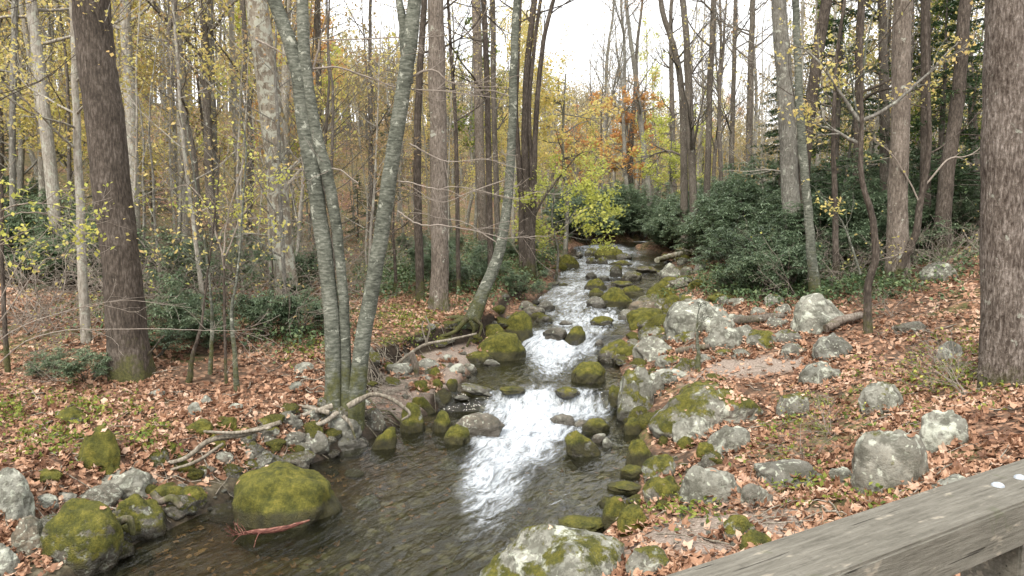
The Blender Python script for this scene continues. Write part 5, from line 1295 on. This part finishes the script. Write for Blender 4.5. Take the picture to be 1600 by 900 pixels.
# roots of the beech clump spilling over the bank
Yb = b2[1] - .25
wood('root', '', [[(520,640),(480,652),(430,668),(380,690),(330,700),(290,712)], [(545,640),(580,622),(610,628),(640,650),(628,662)], [(515,650),(470,640),(430,640),(400,650)], [(528,650),(500,668),(455,672),(420,660),(370,668)], [(536,655),(548,668),(556,690)]],
     [[10,7,6,4,3,2],[10,7,6,5,3],[8,5,4,2],[9,7,5,4,2],[7,5,3]], 'root', 'root', .05, t2, b2, Yfix=[[Yb,Yb-.15,Yb-.35,Yb-.6,Yb-.9,Yb-1.1], [Yb,Yb,Yb,Yb,Yb], Yb-.1, [Yb,Yb-.2,Yb-.35,Yb-.5,Yb-.7], Yb-.1])
g = np.random.default_rng(91)
for j in range(16):
    a = ground_at(g.normal(548, 14), g.uniform(632, 652)) - b2; P = [a + np.array([0, 0, .03])]; d = norm([g.uniform(.2, 1) if j % 3 else g.uniform(-1, -.3), g.uniform(-.3, .9), 0])
    for q in range(9):
        d = norm(d + np.array([g.normal() * .45, g.normal() * .45, 0])); X = P[-1] + d * .14; X[2] = H(X[0] + b2[0], X[1] + b2[1]) - b2[2] + .02 + .06 * g.random(); P.append(X)
    Vt, Ft = tube(smooth_path(P, 36), np.linspace(g.uniform(.009, .02), .003, 36), 6, .15, j, freq=12); mb = MB(); mb.add(Vt, Ft); mb.build('root', M['root'], t2)
Yb = b5[1] - .2
wood('root', '', [[(732,500),(715,505),(690,512),(650,508),(600,512)], [(730,500),(712,520),(690,528),(660,530),(640,550)], [(735,505),(740,520),(730,545),(736,560)], [(725,500),(700,500),(660,520),(620,520)], [(740,500),(752,512),(748,530)]],
     [[12,8,6,4,3],[9,6,5,4,2],[7,5,3,2],[9,6,4,2],[8,5,3]], 'bark_dark', 'root', .04, t5, b5, Yfix=[Yb-.1, Yb-.5, Yb-.3, Yb, Yb-.1])
wood('driftwood_branch', 'long pale bleached driftwood branch along the left bank edge', [[(248,738),(290,728),(330,700),(380,690),(440,672)], [(262,748),(310,732),(350,705)], [(320,686),(370,688),(425,680)]], [[5,8,9,10,8],[4,6,5],[4,6,5]], 'root', 'driftwood', .09, Yfix=[7.75, 7.7, 7.7])
wood('driftwood_root', 'curled brown root snaking over the mossy rock at the left pool edge', [[(160,792),(163,812),(182,820),(203,815),(210,838)]], [[10,13,14,12,9]], 'bark_brown', 'driftwood', .03, Yfix=[6.45])
wood('driftwood_root', 'short mossy root hooked under the leaf-heaped slab', [[(240,772),(252,786),(270,782),(285,795)]], [[10,12,12,10]], 'bark_brown', 'driftwood', .03, Yfix=[7.0])
wood('fallen_log', 'pale fallen log slanting into the head of the stream from the right shrubs', [[(1026,416),(1050,409),(1072,404),(1098,397)]], [[9,11,11,10]], 'bark_syc', 'log', .22)
wood('fallen_log', 'weathered brown log behind the great tilted boulder', [[(1290,524),(1312,512),(1345,503)]], [[14,16,12]], 'bark_brown', 'log', .12)
wood('fallen_log', 'grey-brown log lying behind the smooth grey boulder', [[(1130,512),(1160,507),(1200,503),(1225,500)]], [[12,14,13,10]], 'bark_bgbrown', 'log', .08)
wood('fallen_log', 'short brown log by the bare sapling', [[(1056,556),(1080,551),(1108,548)]], [[9,10,8]], 'bark_brown', 'log', .08)
wood('splintered_wood', 'orange-brown splintered wood stuck in the left gravel bar', [[(652,598),(650,580),(643,555)]], [[5,11,10]], 'bark_brown', 'driftwood', .05, Yfix=[12.2])
wood('driftwood_branch', 'bare pale forked branch leaning over the gravel bar below the leaning tree', [[(612,582),(640,560),(665,545),(700,538),(745,528)], [(665,545),(672,520),(665,500)], [(668,545),(660,520),(662,508)]], [[4,5,5,4,3],[4,3,2],[3,2,2]], 'root', 'driftwood', .08, Yfix=[12.8, 12.8, 12.8])
wood('sunken_branch', 'reddish brown stick lying under the clear water of the near pool', [[(692,890),(712,850),(735,815)]], [[5,5,2]], 'bark_brown', 'driftwood', -.1)
# reddish scrap against the domed boulder
mb = MB()
Q = smooth_path([at_z(374,836,.07), at_z(410,832,.08), at_z(450,822,.08), at_z(488,806,.1)], 30); P0 = Q[15].copy()
t = np.linspace(0, 1, 30); wv = .008 + .026 * np.sin(math.pi * np.clip(t * 1.0, 0, 1)) ** .7 * (1 - .45 * t)
Vt, Ft = tube(Q - P0, wv, 10, .22, 8, freq=18); Vt = Vt * np.array([1, .6, 1]); mb.add(Vt, Ft)
g = np.random.default_rng(3)
for _ in range(16): i_ = int(g.integers(0, 12)); grow(mb, g, (Q - P0)[i_], [-.8 + g.normal() * .4, g.normal() * .4, .25 + g.normal() * .3], g.uniform(.08, .22), .006, 0, [], 0, .5)
g_ = NG('red_wood'); v_ = g_.co('Object', (3, 3, 20)); M['red'] = g_.done(g_.pbr(g_.ramp(g_.noise(v_, 5, 4), [(.35, (.045, .02, .015)), (.5, (.15, .05, .038)), (.62, (.28, .15, .11))]), .6, g_.bump(g_.noise(v_, 8, 4), .01), .3))
o = mb.build('bark_scrap', M['red']); o.location = tuple(P0); tag(o, 'long reddish strip of wet bark caught against the domed pool boulder', 'bark')

# ------------------------------------------------------------------ timber rail
def mat_wood():
    g = NG('weathered_timber'); v = g.co('Object', (3.5, 42, 42)); v2 = g.co('Object', (1, 1, 1))
    n = g.noise(v, 2.0, 9, .72, .05); n2 = g.noise(v2, 5, 4, .6); n3 = g.noise(g.co('Object', (10, 60, 60)), 1, 2)
    c = g.ramp(g.math('ADD', g.math('MULTIPLY', n, .75), g.math('MULTIPLY', n2, .25)), [(.3, (.075, .069, .055)), (.5, (.155, .145, .12)), (.7, (.25, .236, .2))])
    c = g.mix(g.rng(g.noise(g.co('Object', (9, 30, 30)), 1.0, 3), .6, .68, 0, .5), c, (.44, .39, .31))
    c = g.mix(g.rng(g.noise(v2, 14, 3, .6, .5), .62, .7, 0, .35), c, (.1, .11, .06))
    ckk = g.rng(g.noise(g.co('Object', (2.2, 70, 70)), 1.0, 3, .6), .66, .7)
    c = g.mix(g.math('MULTIPLY', ckk, .8), c, (.025, .022, .018)); c = g.mix(g.rng(g.noise(v2, 70, 3, .7), .5, .8, 0, .45), c, (.06, .055, .045))
    return g.done(g.pbr(c, .85, g.bump(g.math('SUBTRACT', g.math('ADD', n, g.math('MULTIPLY', n3, .3)), ckk), .006, 1), .2))
M['timber'] = mat_wood()
def box_bm(x0, x1, y0, y1, z0, z1, bev=.004, seg=1, cuts=0):
    b = bmesh.new(); bmesh.ops.create_cube(b, size=1)
    for v in b.verts: v.co = Vector(((x0 + x1) / 2 + v.co.x * (x1 - x0), (y0 + y1) / 2 + v.co.y * (y1 - y0), (z0 + z1) / 2 + v.co.z * (z1 - z0)))
    bmesh.ops.bevel(b, geom=list(b.edges), offset=bev, segments=2, affect='EDGES'); return b
def from_bm(name, b, mat, parent):
    me = bpy.data.meshes.new(name); b.to_mesh(me); b.free(); me.materials.append(mat); return link(name, me, parent)
TOPZ = CH - .60
pA, pB = at_z(1270, 822, TOPZ), at_z(1600, 715, TOPZ)       # far edge
qA = at_z(1290, 900, TOPZ); qB = at_z(1600, 785, TOPZ)
dv = norm([pB[0] - pA[0], pB[1] - pA[1], 0]); ang = math.atan2(dv[1], dv[0]); nv = np.array([-dv[1], dv[0], 0])
wid = float(np.dot(pB - qB, nv))
org = pA - nv * wid; 
rail = empty('timber_rail', (org[0], org[1], TOPZ), 'weathered grey timber handrail of the footbridge crossing the lower right corner', 'railing', None, ang)
from_bm('top_beam', box_bm(-2.6, 3.2, 0, wid, -.1, 0, .005), M['timber'], rail)
s_post = float(np.dot(qB - org, dv)) + .03
for k, xx in enumerate((s_post, s_post - 2.05)):
    from_bm('post', box_bm(xx, xx + .13, .012, wid - .012, -1.15, -.1015, .005), M['timber'], rail)
from_bm('lower_board', box_bm(-2.6, 3.2, wid * .35, wid * .35 + .045, -.78, -.64, .004), M['timber'], rail)
def bolt(px, py):
    q = at_z(px, py, TOPZ) - np.array([org[0], org[1], TOPZ]); lx, ly = float(np.dot(q, dv)), float(np.dot(q, nv))
    b = bmesh.new(); bmesh.ops.create_uvsphere(b, u_segments=20, v_segments=8, radius=1)
    for v in b.verts: v.co = Vector((lx + v.co.x * .0135, ly + v.co.y * .0135, max(v.co.z, -.1) * .008))
    o = from_bm('bolt_head', b, M['zinc'], rail)
g_ = NG('zinc'); M['zinc'] = g_.done(g_.pbr(g_.ramp(g_.noise(g_.co(), 60, 3), [(.3, (.22, .25, .29)), (.7, (.46, .5, .55))]), .5, None, .5))
bolt(1559, 759); bolt(1594, 747)
deck = empty('footbridge_deck', (org[0], org[1], 1.25), 'timber footbridge deck under the handrail', 'footbridge', None, ang)
from_bm('deck_board', box_bm(-2.6, 3.2, -1.9, wid * .9, -.06, 0, .004), M['timber'], deck)
for yy in (-1.8, -.06): from_bm('deck_beam', box_bm(-2.6, 3.2, yy, yy + .12, -.36, -.0615, .004), M['timber'], deck)
print('trees', NT[0])
